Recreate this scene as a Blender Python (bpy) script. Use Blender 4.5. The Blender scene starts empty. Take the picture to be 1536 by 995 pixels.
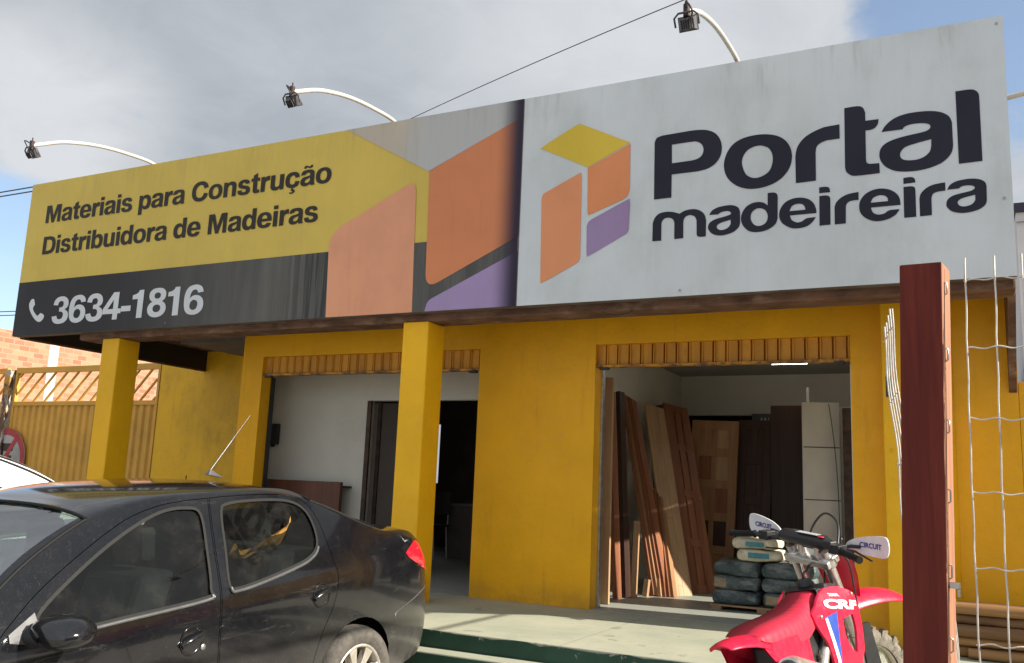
import bpy, bmesh, math, random
from math import sin, cos, pi, radians as R, sqrt, atan2, exp, log
from mathutils import Vector as V, Matrix
from mathutils.geometry import tessellate_polygon, delaunay_2d_cdt
random.seed(7)
S = bpy.context.scene
COL = S.collection

# ------------------------------------------------------------------ camera, world, sun, exposure
YAW, PIT, ROL = R(27.15), R(9.93), R(2.40)
f_ = V((-sin(YAW)*cos(PIT), cos(YAW)*cos(PIT), sin(PIT)))
r0 = V((cos(YAW), sin(YAW), 0)); u0 = r0.cross(f_)
r_ = r0*cos(ROL)+u0*sin(ROL); u_ = -r0*sin(ROL)+u0*cos(ROL)
cam = bpy.data.objects.new('camera', bpy.data.cameras.new('camera')); COL.objects.link(cam)
cam.matrix_world = Matrix(((r_.x, u_.x, -f_.x, 0), (r_.y, u_.y, -f_.y, 0), (r_.z, u_.z, -f_.z, 1.0), (0, 0, 0, 1)))
cam.data.sensor_width = 36; cam.data.lens = 1350/1536*36
cam.data.clip_start = .05; cam.data.clip_end = 3000
S.camera = cam
S.view_settings.view_transform = 'Standard'; S.view_settings.look = 'None'
S.view_settings.exposure = EXPOSURE = 0.96; S.view_settings.gamma = 1
S.render.engine = 'CYCLES'
S.cycles.use_denoising = True
S.cycles.max_bounces = 10; S.cycles.diffuse_bounces = 5; S.cycles.transparent_max_bounces = 12

SUN_EL, SUN_AZ = R(30), R(7.0)      # azimuth from +X towards +Y
sl = bpy.data.lights.new('sun', 'SUN'); sl.energy = 5.0; sl.angle = R(.55); sl.color = (1, .93, .80)
so = bpy.data.objects.new('sun', sl); COL.objects.link(so)
sd = V((cos(SUN_EL)*cos(SUN_AZ), cos(SUN_EL)*sin(SUN_AZ), sin(SUN_EL)))
so.rotation_euler = sd.to_track_quat('Z', 'Y').to_euler(); so.location = sd*60

W = bpy.data.worlds.new('World'); S.world = W; W.use_nodes = True
nt = W.node_tree; N = nt.nodes; LK = nt.links; N.clear()
def wn(t, **k):
    n = N.new(t)
    for a, b in k.items(): setattr(n, a, b)
    return n
def wmath(op, a, b=None, c=None):
    n = wn('ShaderNodeMath', operation=op)
    for i, v in enumerate((a, b, c)):
        if v is None: continue
        if isinstance(v, (int, float)): n.inputs[i].default_value = v
        else: LK.new(v, n.inputs[i])
    return n.outputs[0]
sky = wn('ShaderNodeTexSky', sky_type='NISHITA', sun_disc=False, sun_elevation=SUN_EL, sun_rotation=pi/2-SUN_AZ, air_density=1.0, dust_density=.6)
tc = wn('ShaderNodeTexCoord'); sep = wn('ShaderNodeSeparateXYZ'); LK.new(tc.outputs['Generated'], sep.inputs[0])
den = wmath('ADD', wmath('MAXIMUM', sep.outputs[2], 0.0), .22)
cmb = wn('ShaderNodeCombineXYZ'); LK.new(wmath('DIVIDE', sep.outputs[0], den), cmb.inputs[0]); LK.new(wmath('DIVIDE', sep.outputs[1], den), cmb.inputs[1])
def wnoise(sc, det, rough, off, dist=0):
    mp = wn('ShaderNodeMapping'); mp.inputs['Location'].default_value = off; LK.new(cmb.outputs[0], mp.inputs[0])
    n = wn('ShaderNodeTexNoise'); n.inputs['Scale'].default_value = sc; n.inputs['Detail'].default_value = det
    n.inputs['Roughness'].default_value = rough; n.inputs['Distortion'].default_value = dist; LK.new(mp.outputs[0], n.inputs['Vector'])
    return n.outputs['Fac']
def blob(d, width):                  # 1 inside a patch of sky round direction d
    dt = wn('ShaderNodeVectorMath', operation='DOT_PRODUCT'); LK.new(tc.outputs['Generated'], dt.inputs[0]); dt.inputs[1].default_value = V(d).normalized()
    mr = wn('ShaderNodeMapRange', interpolation_type='SMOOTHSTEP'); LK.new(dt.outputs['Value'], mr.inputs[0])
    mr.inputs[1].default_value = cos(width); mr.inputs[2].default_value = 1.0
    return mr.outputs[0]
def pxdir(x, y): return (f_ + r_*((x-768)/1350) - u_*((y-497.5)/1350))
na = wnoise(1.3, 9, .60, (3.1, 1.7, 0), .5)
nb = wnoise(5.0, 9, .62, (9.3, 5.2, 0), .6)
gaps = wmath('ADD', wmath('ADD', wmath('MULTIPLY', blob(pxdir(1395, 20), R(6)), .40), wmath('MULTIPLY', blob(pxdir(-30, 390), R(6.5)), .60)), wmath('MULTIPLY', blob(pxdir(1540, 110), R(6)), .44))
cov = wmath('SUBTRACT', wmath('ADD', wmath('MULTIPLY', na, .42), wmath('ADD', wmath('MULTIPLY', nb, .52), wmath('MULTIPLY', wnoise(14, 8, .6, (2.2, 6.1, 0), .8), .20))), gaps)
mk = wn('ShaderNodeMapRange', interpolation_type='SMOOTHSTEP'); LK.new(cov, mk.inputs[0]); mk.inputs[1].default_value = .14; mk.inputs[2].default_value = .46; mk.inputs[3].default_value = .15
nc = wnoise(1.6, 8, .58, (1.2, 8.8, 0), .5)
shade = wmath('ADD', wmath('ADD', wmath('MULTIPLY', nc, .62), wmath('MULTIPLY', nb, .46)), wmath('MULTIPLY', blob(pxdir(60, 200), R(9)), .42))
shade = wmath('ADD', shade, wmath('MULTIPLY', blob(pxdir(1100, 30), R(23)), .36))
shade = wmath('ADD', shade, wmath('MULTIPLY', blob(pxdir(10, 460), R(5)), .40))
shade = wmath('SUBTRACT', shade, wmath('MULTIPLY', blob(pxdir(330, 10), R(16)), .10))
cr = wn('ShaderNodeValToRGB'); LK.new(shade, cr.inputs[0])
cr.color_ramp.elements[0].position = .38; cr.color_ramp.elements[0].color = (2.15, 2.36, 2.62, 1)
cr.color_ramp.elements[1].position = 1.0; cr.color_ramp.elements[1].color = (3.7, 3.82, 4.0, 1)
# unseen sky behind the camera is brightened, as added fill on the shop front
bk = wn('ShaderNodeVectorMath', operation='DOT_PRODUCT'); LK.new(tc.outputs['Generated'], bk.inputs[0]); bk.inputs[1].default_value = V((.25, -.9, .36)).normalized()
bm_ = wn('ShaderNodeMapRange', interpolation_type='SMOOTHSTEP'); LK.new(bk.outputs['Value'], bm_.inputs[0]); bm_.inputs[1].default_value = -.1; bm_.inputs[2].default_value = .9; bm_.inputs[3].default_value = 1.0; bm_.inputs[4].default_value = 1.55
cb2 = wn('ShaderNodeVectorMath', operation='SCALE'); LK.new(cr.outputs[0], cb2.inputs[0]); LK.new(bm_.outputs[0], cb2.inputs['Scale'])
mx = wn('ShaderNodeMix', data_type='RGBA'); LK.new(mk.outputs[0], mx.inputs[0])
hs = wn('ShaderNodeHueSaturation'); hs.inputs['Saturation'].default_value = 1.0; hs.inputs['Value'].default_value = 1.0; LK.new(sky.outputs[0], hs.inputs['Color'])
LK.new(hs.outputs[0], mx.inputs[6]); LK.new(cb2.outputs[0], mx.inputs[7])
bg = wn('ShaderNodeBackground'); bg.inputs[1].default_value = .10; LK.new(mx.outputs[2], bg.inputs[0])
wo = wn('ShaderNodeOutputWorld'); LK.new(bg.outputs[0], wo.inputs[0])

# ------------------------------------------------------------------ helpers
def link(name, me, m=None, parent=None):
    o = bpy.data.objects.new(name, me); COL.objects.link(o)
    if m is not None:
        for q in (m if isinstance(m, (list, tuple)) else [m]): me.materials.append(q)
    if parent is not None: o.parent = parent
    return o
def tag(o, label=None, cat=None, group=None, kind=None):
    if label: o['label'] = label
    if cat: o['category'] = cat
    if group: o['group'] = group
    if kind: o['kind'] = kind
    return o
def thing(name, label, cat, loc=(0, 0, 0), group=None, mw=None):
    o = bpy.data.objects.new(name, None); COL.objects.link(o); o.empty_display_size = .2
    if mw is not None: o.matrix_world = mw
    else: o.location = loc
    return tag(o, label, cat, group)
class MB:
    def __init__(s): s.v = []; s.f = []; s.mi = []; s.sm = []
    def add(s, vs, fs, mi=0, smooth=False, M=None):
        n = len(s.v)
        s.v += [tuple(M @ V(p)) if M is not None else tuple(p) for p in vs]
        for f in fs: s.f.append([i+n for i in f]); s.mi.append(mi); s.sm.append(smooth)
        return s
    def box(s, x0, x1, y0, y1, z0, z1, mi=0, M=None):
        vs = [(x, y, z) for z in (z0, z1) for y in (y0, y1) for x in (x0, x1)]
        return s.add(vs, [(0, 2, 3, 1), (4, 5, 7, 6), (0, 1, 5, 4), (2, 6, 7, 3), (0, 4, 6, 2), (1, 3, 7, 5)], mi, False, M)
    def tube(s, pts, rad, n=10, mi=0, caps=True, M=None, smooth=True):
        pts = [V(p) for p in pts]; rs = rad if isinstance(rad, (list, tuple)) else [rad]*len(pts)
        vs = []; fs = []; up = None
        for i, p in enumerate(pts):
            a = pts[max(i-1, 0)]; b = pts[min(i+1, len(pts)-1)]; t = (b-a).normalized()
            if up is None:
                up = V((0, 0, 1)) if abs(t.z) < .9 else V((1, 0, 0))
            x = t.cross(up).normalized(); up = x.cross(t).normalized()
            for k in range(n):
                an = 2*pi*k/n; vs.append(p+(x*cos(an)+up*sin(an))*rs[i])
        for i in range(len(pts)-1):
            for k in range(n): fs.append((i*n+k, i*n+(k+1) % n, (i+1)*n+(k+1) % n, (i+1)*n+k))
        s.add(vs, fs, mi, smooth, M)
        if caps:
            s.add(vs[:n], [tuple(range(n))[::-1]], mi, False, M); s.add(vs[-n:], [tuple(range(n))], mi, False, M)
        return s
    def lathe(s, prof, n=32, mi=0, M=None, smooth=True, closed=False):   # prof (r, h) about local z
        vs = []; fs = []
        for r, h in prof:
            for k in range(n): a = 2*pi*k/n; vs.append((r*cos(a), r*sin(a), h))
        m = len(prof)
        for i in range(m if closed else m-1):
            j = (i+1) % m
            for k in range(n): fs.append((i*n+k, i*n+(k+1) % n, j*n+(k+1) % n, j*n+k))
        return s.add(vs, fs, mi, smooth, M)
    def prism(s, outer, holes=(), a=0, b=1, fn=None, mi=0, sides=True, M=None):
        """2-D outline (with holes) extruded from a to b; fn(u, v, w) -> xyz"""
        fn = fn or (lambda u, v, w: (u, v, w))
        loops = [list(outer)]+[list(h) for h in holes]
        tris = tessellate_polygon([[V((p[0], p[1], 0)) for p in l] for l in loops])
        flat = [p for l in loops for p in l]
        s.add([fn(p[0], p[1], b) for p in flat], tris, mi, False, M)
        if sides:
            s.add([fn(p[0], p[1], a) for p in flat], [t[::-1] for t in tris], mi, False, M)
            for l in loops:
                n = len(l)
                vs = [fn(p[0], p[1], w) for w in (a, b) for p in l]
                s.add(vs, [(i, (i+1) % n, n+(i+1) % n, n+i) for i in range(n)], mi, False, M)
        return s
    def build(s, name, m=None, parent=None, bevel=0, seg=2, recalc=True, merge=0, angle=None):
        me = bpy.data.meshes.new(name); me.from_pydata(s.v, [], s.f)
        for p, a, b in zip(me.polygons, s.mi, s.sm): p.material_index = a; p.use_smooth = b
        if recalc or merge:
            bm = bmesh.new(); bm.from_mesh(me)
            if merge: bmesh.ops.remove_doubles(bm, verts=bm.verts, dist=merge)
            if recalc: bmesh.ops.recalc_face_normals(bm, faces=bm.faces)
            bm.to_mesh(me); bm.free()
        o = link(name, me, m, parent)
        if bevel:
            bv = o.modifiers.new('bevel', 'BEVEL'); bv.width = bevel; bv.segments = seg; bv.limit_method = 'ANGLE'; bv.angle_limit = R(35)
        return o
def catmull(pts, n=6, closed=False):
    out = []; m = len(pts)
    for i in range(m if closed else m-1):
        g = (lambda k: pts[k % m]) if closed else (lambda k: pts[max(0, min(m-1, k))])
        p0, p1, p2, p3 = (V(g(i+k)) for k in (-1, 0, 1, 2))
        for j in range(n):
            t = j/n
            out.append(tuple(.5*((2*p1)+(p2-p0)*t+(2*p0-5*p1+4*p2-p3)*t*t+(3*p1-p0-3*p2+p3)*t**3)))
    if not closed: out.append(tuple(pts[-1]))
    return out
def loop(pts, n=5):
    """closed outline; a third value marks a corner, runs between corners are smooth"""
    m = len(pts); c = [i for i, p in enumerate(pts) if len(p) > 2]
    if not c: return [(p[0], p[1]) for p in catmull([(p[0], p[1], 0) for p in pts], n, True)]
    out = []
    for a, i in enumerate(c):
        j = c[(a+1) % len(c)]; run = [pts[i]]; k = i
        while True:
            k = (k+1) % m; run.append(pts[k])
            if k == j: break
        run = [(p[0], p[1], 0) for p in run]
        out += [(run[0][0], run[0][1])] if len(run) == 2 else [(p[0], p[1]) for p in catmull(run, n)[:-1]]
    return out
def round_poly(pts, n=8):
    """polygon whose third value is the corner radius"""
    out = []; m = len(pts)
    for i, p in enumerate(pts):
        if len(p) < 3 or not p[2]: out.append((p[0], p[1])); continue
        c = V((p[0], p[1])); a = (V(pts[i-1][:2])-c); b = (V(pts[(i+1) % m][:2])-c); la, lb = a.length, b.length; a.normalize(); b.normalize()
        h = a.angle(b)/2; d = min(p[2]/math.tan(h), la*.48, lb*.48); p0 = c+a*d; p1 = c+b*d
        for k in range(n+1):
            t = k/n; q = p0*(1-t)**2+c*2*t*(1-t)+p1*t*t; out.append((q.x, q.y))
    return out
def text_tris(body, bold=0.0, res=3, space=1.0, word=1.0):
    cu = bpy.data.curves.new('txt', 'FONT'); cu.body = body; cu.offset = bold; cu.resolution_u = res; cu.space_character = space; cu.space_word = word
    cu.fill_mode = 'FRONT' if hasattr(cu, 'fill_mode') else cu.fill_mode
    o = bpy.data.objects.new('txt', cu); COL.objects.link(o)
    dg = bpy.context.evaluated_depsgraph_get(); me = bpy.data.meshes.new_from_object(o.evaluated_get(dg))
    vs = [tuple(v.co) for v in me.vertices]; fs = [tuple(p.vertices) for p in me.polygons]
    bpy.data.objects.remove(o); bpy.data.curves.remove(cu); bpy.data.meshes.remove(me)
    return vs, fs
def add_text(mb, body, fn, x0, x1, z0, cap, bold=.02, mi=0, space=1.0, ref='M', word=1.0):
    """lettering fitted between x0 and x1, base line z0, capital height cap; fn(u, v) -> xyz"""
    vs, fs = text_tris(body, bold, space=space, word=word); rv, _ = text_tris(ref, bold)
    a = min(v[0] for v in vs); b = max(v[0] for v in vs); h0 = min(v[1] for v in rv); h1 = max(v[1] for v in rv)
    kx = (x1-x0)/(b-a); kz = cap/(h1-h0)
    mb.add([fn(x0+(v[0]-a)*kx, z0+(v[1]-h0)*kz) for v in vs], fs, mi)

# ------------------------------------------------------------------ materials
class MT:
    def __init__(s, name):
        s.m = bpy.data.materials.new(name); s.m.use_nodes = True; s.t = s.m.node_tree; s.b = s.t.nodes['Principled BSDF']
        g = s.t.nodes.new('ShaderNodeNewGeometry'); s.pos = g.outputs['Position']; s.nor = g.outputs['Normal']
        o = s.t.nodes.new('ShaderNodeTexCoord'); s.obj = o.outputs['Object']
    def n(s, t, **k):
        q = s.t.nodes.new(t)
        for a, b in k.items(): setattr(q, a, b)
        return q
    def put(s, sock, v):
        if isinstance(v, bpy.types.NodeSocket): s.t.links.new(v, sock)
        elif v is not None: sock.default_value = v
    def math(s, op, a, b=None, c=None, clamp=False):
        q = s.n('ShaderNodeMath', operation=op, use_clamp=clamp)
        for i, v in enumerate((a, b, c)): s.put(q.inputs[i], v)
        return q.outputs[0]
    def noise(s, scale=5, det=5, rough=.55, vec=None, stretch=(1, 1, 1), off=(0, 0, 0), dist=0):
        mp = s.n('ShaderNodeMapping'); s.put(mp.inputs[0], vec or s.pos); mp.inputs['Scale'].default_value = stretch; mp.inputs['Location'].default_value = off
        q = s.n('ShaderNodeTexNoise'); q.inputs['Scale'].default_value = scale; q.inputs['Detail'].default_value = det
        q.inputs['Roughness'].default_value = rough; q.inputs['Distortion'].default_value = dist
        s.put(q.inputs['Vector'], mp.outputs[0]); return q.outputs['Fac']
    def ramp(s, f, a, b, lo=0.0, hi=1.0):
        q = s.n('ShaderNodeMapRange', interpolation_type='SMOOTHSTEP'); s.put(q.inputs[0], f)
        for i, v in zip((1, 2, 3, 4), (a, b, lo, hi)): q.inputs[i].default_value = v
        return q.outputs[0]
    def mix(s, f, a, b, mode='MIX'):
        q = s.n('ShaderNodeMix', data_type='RGBA', blend_type=mode); s.put(q.inputs[0], f)
        s.put(q.inputs[6], a if isinstance(a, bpy.types.NodeSocket) else (*a, 1)); s.put(q.inputs[7], b if isinstance(b, bpy.types.NodeSocket) else (*b, 1))
        return q.outputs[2]
    def xyz(s, vec=None):
        q = s.n('ShaderNodeSeparateXYZ'); s.put(q.inputs[0], vec or s.pos); return q.outputs
    def col(s, c): s.put(s.b.inputs['Base Color'], c if isinstance(c, bpy.types.NodeSocket) else (*c, 1)); return s
    def set(s, **k):
        for a, b in k.items(): s.put(s.b.inputs[a.replace('_', ' ')], b)
        return s
    def bump(s, h, strength=.3, dist=.01):
        q = s.n('ShaderNodeBump'); q.inputs['Strength'].default_value = strength; q.inputs['Distance'].default_value = dist
        s.put(q.inputs['Height'], h); s.put(s.b.inputs['Normal'], q.outputs[0]); return s
def sc(c, k): return tuple(min(1, x*k) for x in c)
def mat(name, c, rough=.6, metal=0, var=.15, scale=6, bump=0, bscale=60, stretch=(1, 1, 1), coat=0, obj=False, dirt=0, dirtc=(.10, .085, .065), dscale=3, spec=.5):
    m = MT(name); vec = m.obj if obj else m.pos
    k = m.noise(scale, 6, .6, vec, stretch)
    c1 = m.mix(m.ramp(k, .3, .7), sc(c, 1-var), sc(c, 1+var))
    if dirt:
        d = m.ramp(m.noise(dscale, 8, .65, vec, stretch, (4, 2, 7)), .48, .75)
        c1 = m.mix(m.math('MULTIPLY', d, dirt), c1, dirtc)
    m.col(c1).set(Roughness=m.ramp(k, .2, .8, max(0, rough-.06), min(1, rough+.06)), Metallic=metal, Coat_Weight=coat, Specular_IOR_Level=spec)
    if bump: m.bump(m.noise(bscale, 5, .6, vec, stretch), bump)
    return m.m
def wood(name, c, c2, along='z', rough=.55, scale=14, coat=0):
    m = MT(name); st = {'x': (.06, 1, 1), 'y': (1, .06, 1), 'z': (1, 1, .06)}[along]
    a = m.noise(scale, 6, .6, m.obj, st, dist=.6); b = m.noise(scale*5, 4, .6, m.obj, st)
    m.col(m.mix(m.ramp(b, .35, .75, 0, .5), m.mix(m.ramp(a, .3, .7), c, c2), sc(c2, .55))).set(Roughness=rough, Coat_Weight=coat, Specular_IOR_Level=.3).bump(b, .15, .004)
    return m.m
def glass(name, tint=(.8, .85, .85), alpha_dark=.5, refl=1.0):
    m = MT(name); t = m.t; tr = m.n('ShaderNodeBsdfTransparent'); tr.inputs[0].default_value = (*tint, 1)
    gl = m.n('ShaderNodeBsdfGlossy'); gl.inputs['Roughness'].default_value = .02
    fr = m.n('ShaderNodeFresnel'); fr.inputs[0].default_value = 1.5
    ms = m.n('ShaderNodeMixShader'); t.links.new(m.math('ADD', m.math('MULTIPLY', fr.outputs[0], refl), .02, clamp=True), ms.inputs[0]); t.links.new(tr.outputs[0], ms.inputs[1]); t.links.new(gl.outputs[0], ms.inputs[2])
    du = m.n('ShaderNodeBsdfDiffuse'); du.inputs[0].default_value = (.30, .28, .25, 1)
    m2 = m.n('ShaderNodeMixShader'); t.links.new(m.ramp(m.noise(5, 7, .7, m.obj), .45, .8, .01, alpha_dark), m2.inputs[0]); t.links.new(ms.outputs[0], m2.inputs[1]); t.links.new(du.outputs[0], m2.inputs[2])
    out = [n for n in t.nodes if n.type == 'OUTPUT_MATERIAL'][0]; t.links.new(m2.outputs[0], out.inputs[0])
    return m.m
def emit(name, c, k):
    m = MT(name); m.col((.8, .8, .8)).set(Emission_Color=(*c, 1), Emission_Strength=k); return m.m
# sign lettering and artwork outlines, metres on the sign plane (x, z); a third value marks a corner
GLYPHS_PORTAL=[[[(-2.166,3.313,1),(-2.167,3.789,1),(-2.15,3.827),(-2.103,3.841,1),(-1.944,3.846),(-1.836,3.847),(-1.748,3.835),(-1.681,3.801),(-1.639,3.743),(-1.625,3.671),(-1.637,3.604),(-1.676,3.55),(-1.738,3.516),(-1.814,3.504,1),(-2.023,3.504,1),(-2.024,3.314,1)],[(-2.024,3.753,1),(-1.864,3.755),(-1.816,3.747),(-1.782,3.719),(-1.769,3.677),(-1.781,3.633),(-1.815,3.608),(-1.863,3.599,1),(-2.022,3.597,1)]],[[(-1.609,3.521),(-1.596,3.598),(-1.558,3.667),(-1.497,3.713),(-1.409,3.735),(-1.309,3.735),(-1.219,3.713),(-1.152,3.668),(-1.113,3.604),(-1.1,3.531),(-1.115,3.452),(-1.16,3.386),(-1.222,3.342),(-1.303,3.316),(-1.393,3.311),(-1.475,3.331),(-1.544,3.376),(-1.591,3.44)],[(-1.471,3.527),(-1.456,3.589),(-1.419,3.63),(-1.364,3.648),(-1.319,3.645),(-1.269,3.617),(-1.244,3.565),(-1.242,3.507),(-1.261,3.447),(-1.298,3.413),(-1.352,3.395),(-1.402,3.403),(-1.446,3.441)]],[[(-1.075,3.318,1),(-1.076,3.528,1),(-1.061,3.597),(-1.016,3.658),(-0.955,3.696),(-0.885,3.721),(-0.85,3.727),(-0.761,3.731,1),(-0.761,3.622,1),(-0.852,3.62),(-0.836,3.622),(-0.887,3.61),(-0.922,3.582),(-0.931,3.536,1),(-0.932,3.32,1)]],[[(-0.725,3.851,1),(-0.637,3.852),(-0.6,3.836),(-0.583,3.796,1),(-0.583,3.731,1),(-0.494,3.73,1),(-0.501,3.692),(-0.524,3.666),(-0.553,3.657),(-0.584,3.657,1),(-0.586,3.432,1),(-0.58,3.411),(-0.56,3.4,1),(-0.498,3.398,1),(-0.497,3.323,1),(-0.656,3.323),(-0.697,3.336),(-0.722,3.364),(-0.729,3.402,1)]],[[(-0.478,3.629,1),(-0.451,3.672),(-0.407,3.71),(-0.349,3.734),(-0.271,3.744),(-0.166,3.739),(-0.091,3.719),(-0.041,3.681),(-0.023,3.634,1),(-0.022,3.467,1),(-0.031,3.421),(-0.063,3.374),(-0.119,3.338),(-0.209,3.314),(-0.306,3.311),(-0.39,3.325),(-0.453,3.362),(-0.487,3.411),(-0.496,3.461),(-0.484,3.508),(-0.451,3.54),(-0.397,3.561),(-0.326,3.575),(-0.234,3.586),(-0.185,3.595),(-0.16,3.615),(-0.166,3.639),(-0.197,3.653),(-0.246,3.659),(-0.295,3.656),(-0.327,3.645),(-0.338,3.629,1)],[(-0.157,3.53,1),(-0.3,3.503),(-0.343,3.48),(-0.361,3.443),(-0.348,3.409),(-0.31,3.394),(-0.254,3.392),(-0.205,3.407),(-0.17,3.44),(-0.159,3.479,1)]],[[(0.007,3.856,1),(0.091,3.856),(0.127,3.845),(0.148,3.818),(0.152,3.781,1),(0.152,3.328,1),(0.008,3.326,1)]]]
GLYPHS_MADEIREIRA=[[[(-2.175,2.971,1),(-2.173,3.119,1),(-2.157,3.161),(-2.123,3.191),(-2.071,3.201),(-2.014,3.195),(-1.957,3.174,1),(-1.91,3.196),(-1.845,3.2),(-1.795,3.183),(-1.76,3.149),(-1.746,3.1,1),(-1.748,2.972,1),(-1.793,2.972),(-1.815,2.982),(-1.82,3.004,1),(-1.821,3.108,1),(-1.836,3.139),(-1.868,3.154),(-1.901,3.149),(-1.921,3.127),(-1.926,3.095,1),(-1.925,2.974,1),(-1.997,2.972,1),(-1.997,3.106,1),(-2.011,3.136),(-2.042,3.151),(-2.075,3.148),(-2.097,3.126),(-2.102,3.098,1),(-2.102,2.969,1)]],[[(-1.722,3.14,1),(-1.699,3.173),(-1.653,3.194),(-1.581,3.202),(-1.532,3.195),(-1.497,3.172),(-1.486,3.139,1),(-1.486,3.051,1),(-1.497,3.02),(-1.537,2.987),(-1.599,2.97),(-1.653,2.97),(-1.698,2.988),(-1.725,3.019),(-1.731,3.047),(-1.716,3.079),(-1.671,3.102),(-1.608,3.114),(-1.563,3.126),(-1.556,3.143),(-1.581,3.156),(-1.617,3.155),(-1.64,3.147),(-1.653,3.137,1)],[(-1.557,3.086,1),(-1.626,3.07),(-1.658,3.054),(-1.662,3.031),(-1.639,3.012),(-1.604,3.013),(-1.572,3.03),(-1.557,3.053,1)]],[[(-1.28,3.265,1),(-1.235,3.264),(-1.212,3.249),(-1.207,3.223,1),(-1.209,3.06,1),(-1.224,3.021),(-1.259,2.992),(-1.31,2.973),(-1.371,2.97),(-1.423,2.985),(-1.462,3.026),(-1.479,3.073),(-1.473,3.123),(-1.444,3.171),(-1.4,3.197),(-1.352,3.203),(-1.309,3.192),(-1.281,3.167,1)],[(-1.407,3.084),(-1.398,3.125),(-1.37,3.149),(-1.337,3.153),(-1.301,3.136),(-1.283,3.099),(-1.283,3.063),(-1.301,3.031),(-1.336,3.016),(-1.37,3.021),(-1.395,3.047)]],[[(-1.198,3.081),(-1.189,3.13),(-1.155,3.176),(-1.104,3.2),(-1.046,3.203),(-0.992,3.187),(-0.955,3.154),(-0.937,3.112),(-0.932,3.073,1),(-1.121,3.074,1),(-1.106,3.036),(-1.069,3.015),(-1.036,3.02),(-1.019,3.031),(-0.997,3.041),(-0.938,3.043,1),(-0.962,3.008),(-0.999,2.981),(-1.057,2.97),(-1.115,2.978),(-1.165,3.01),(-1.19,3.044)],[(-1.124,3.107,1),(-1.105,3.144),(-1.071,3.157),(-1.034,3.152),(-1.015,3.131),(-1.01,3.106,1)]],[[(-0.911,3.265,1),(-0.866,3.265),(-0.841,3.253),(-0.835,3.221,1),(-0.911,3.221,1)]],[[(-0.911,3.199,1),(-0.863,3.199),(-0.84,3.186),(-0.835,3.163,1),(-0.837,2.976,1),(-0.913,2.975,1)]],[[(-0.808,2.974,1),(-0.807,3.103,1),(-0.795,3.137),(-0.762,3.17),(-0.71,3.192),(-0.642,3.2,1),(-0.643,3.141,1),(-0.691,3.139),(-0.719,3.126),(-0.73,3.103,1),(-0.733,2.975,1)]],[[(-0.64,3.085),(-0.632,3.132),(-0.6,3.176),(-0.552,3.201),(-0.498,3.208),(-0.444,3.196),(-0.399,3.166),(-0.374,3.125),(-0.368,3.074,1),(-0.563,3.074,1),(-0.549,3.036),(-0.515,3.018),(-0.476,3.022),(-0.457,3.035),(-0.433,3.043),(-0.375,3.043,1),(-0.4,3.008),(-0.443,2.982),(-0.497,2.97),(-0.551,2.975),(-0.6,3.002),(-0.631,3.04)],[(-0.563,3.11,1),(-0.546,3.144),(-0.507,3.159),(-0.472,3.153),(-0.452,3.134),(-0.449,3.11,1)]],[[(-0.345,3.267,1),(-0.298,3.269),(-0.274,3.255),(-0.268,3.226,1),(-0.345,3.224,1)]],[[(-0.346,3.201,1),(-0.296,3.201),(-0.274,3.189),(-0.27,3.164,1),(-0.271,2.977,1),(-0.348,2.977,1)]],[[(-0.247,2.977,1),(-0.247,3.106,1),(-0.235,3.143),(-0.2,3.177),(-0.151,3.197),(-0.082,3.204,1),(-0.082,3.145,1),(-0.131,3.142),(-0.16,3.13),(-0.171,3.102,1),(-0.172,2.979,1)]],[[(-0.071,3.149,1),(-0.053,3.181),(-0.013,3.203),(0.045,3.211),(0.095,3.209),(0.137,3.196),(0.16,3.176),(0.168,3.15,1),(0.166,3.052,1),(0.157,3.02),(0.121,2.991),(0.064,2.976),(0.007,2.975),(-0.046,2.992),(-0.075,3.022),(-0.08,3.05),(-0.068,3.082),(-0.031,3.105),(0.034,3.118),(0.077,3.126),(0.097,3.142),(0.089,3.158),(0.057,3.166),(0.022,3.164),(-0.0,3.15,1)],[(0.098,3.095,1),(0.025,3.08),(-0.004,3.065),(-0.01,3.046),(0.005,3.025),(0.037,3.019),(0.073,3.029),(0.094,3.051),(0.098,3.072,1)]]]
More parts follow.
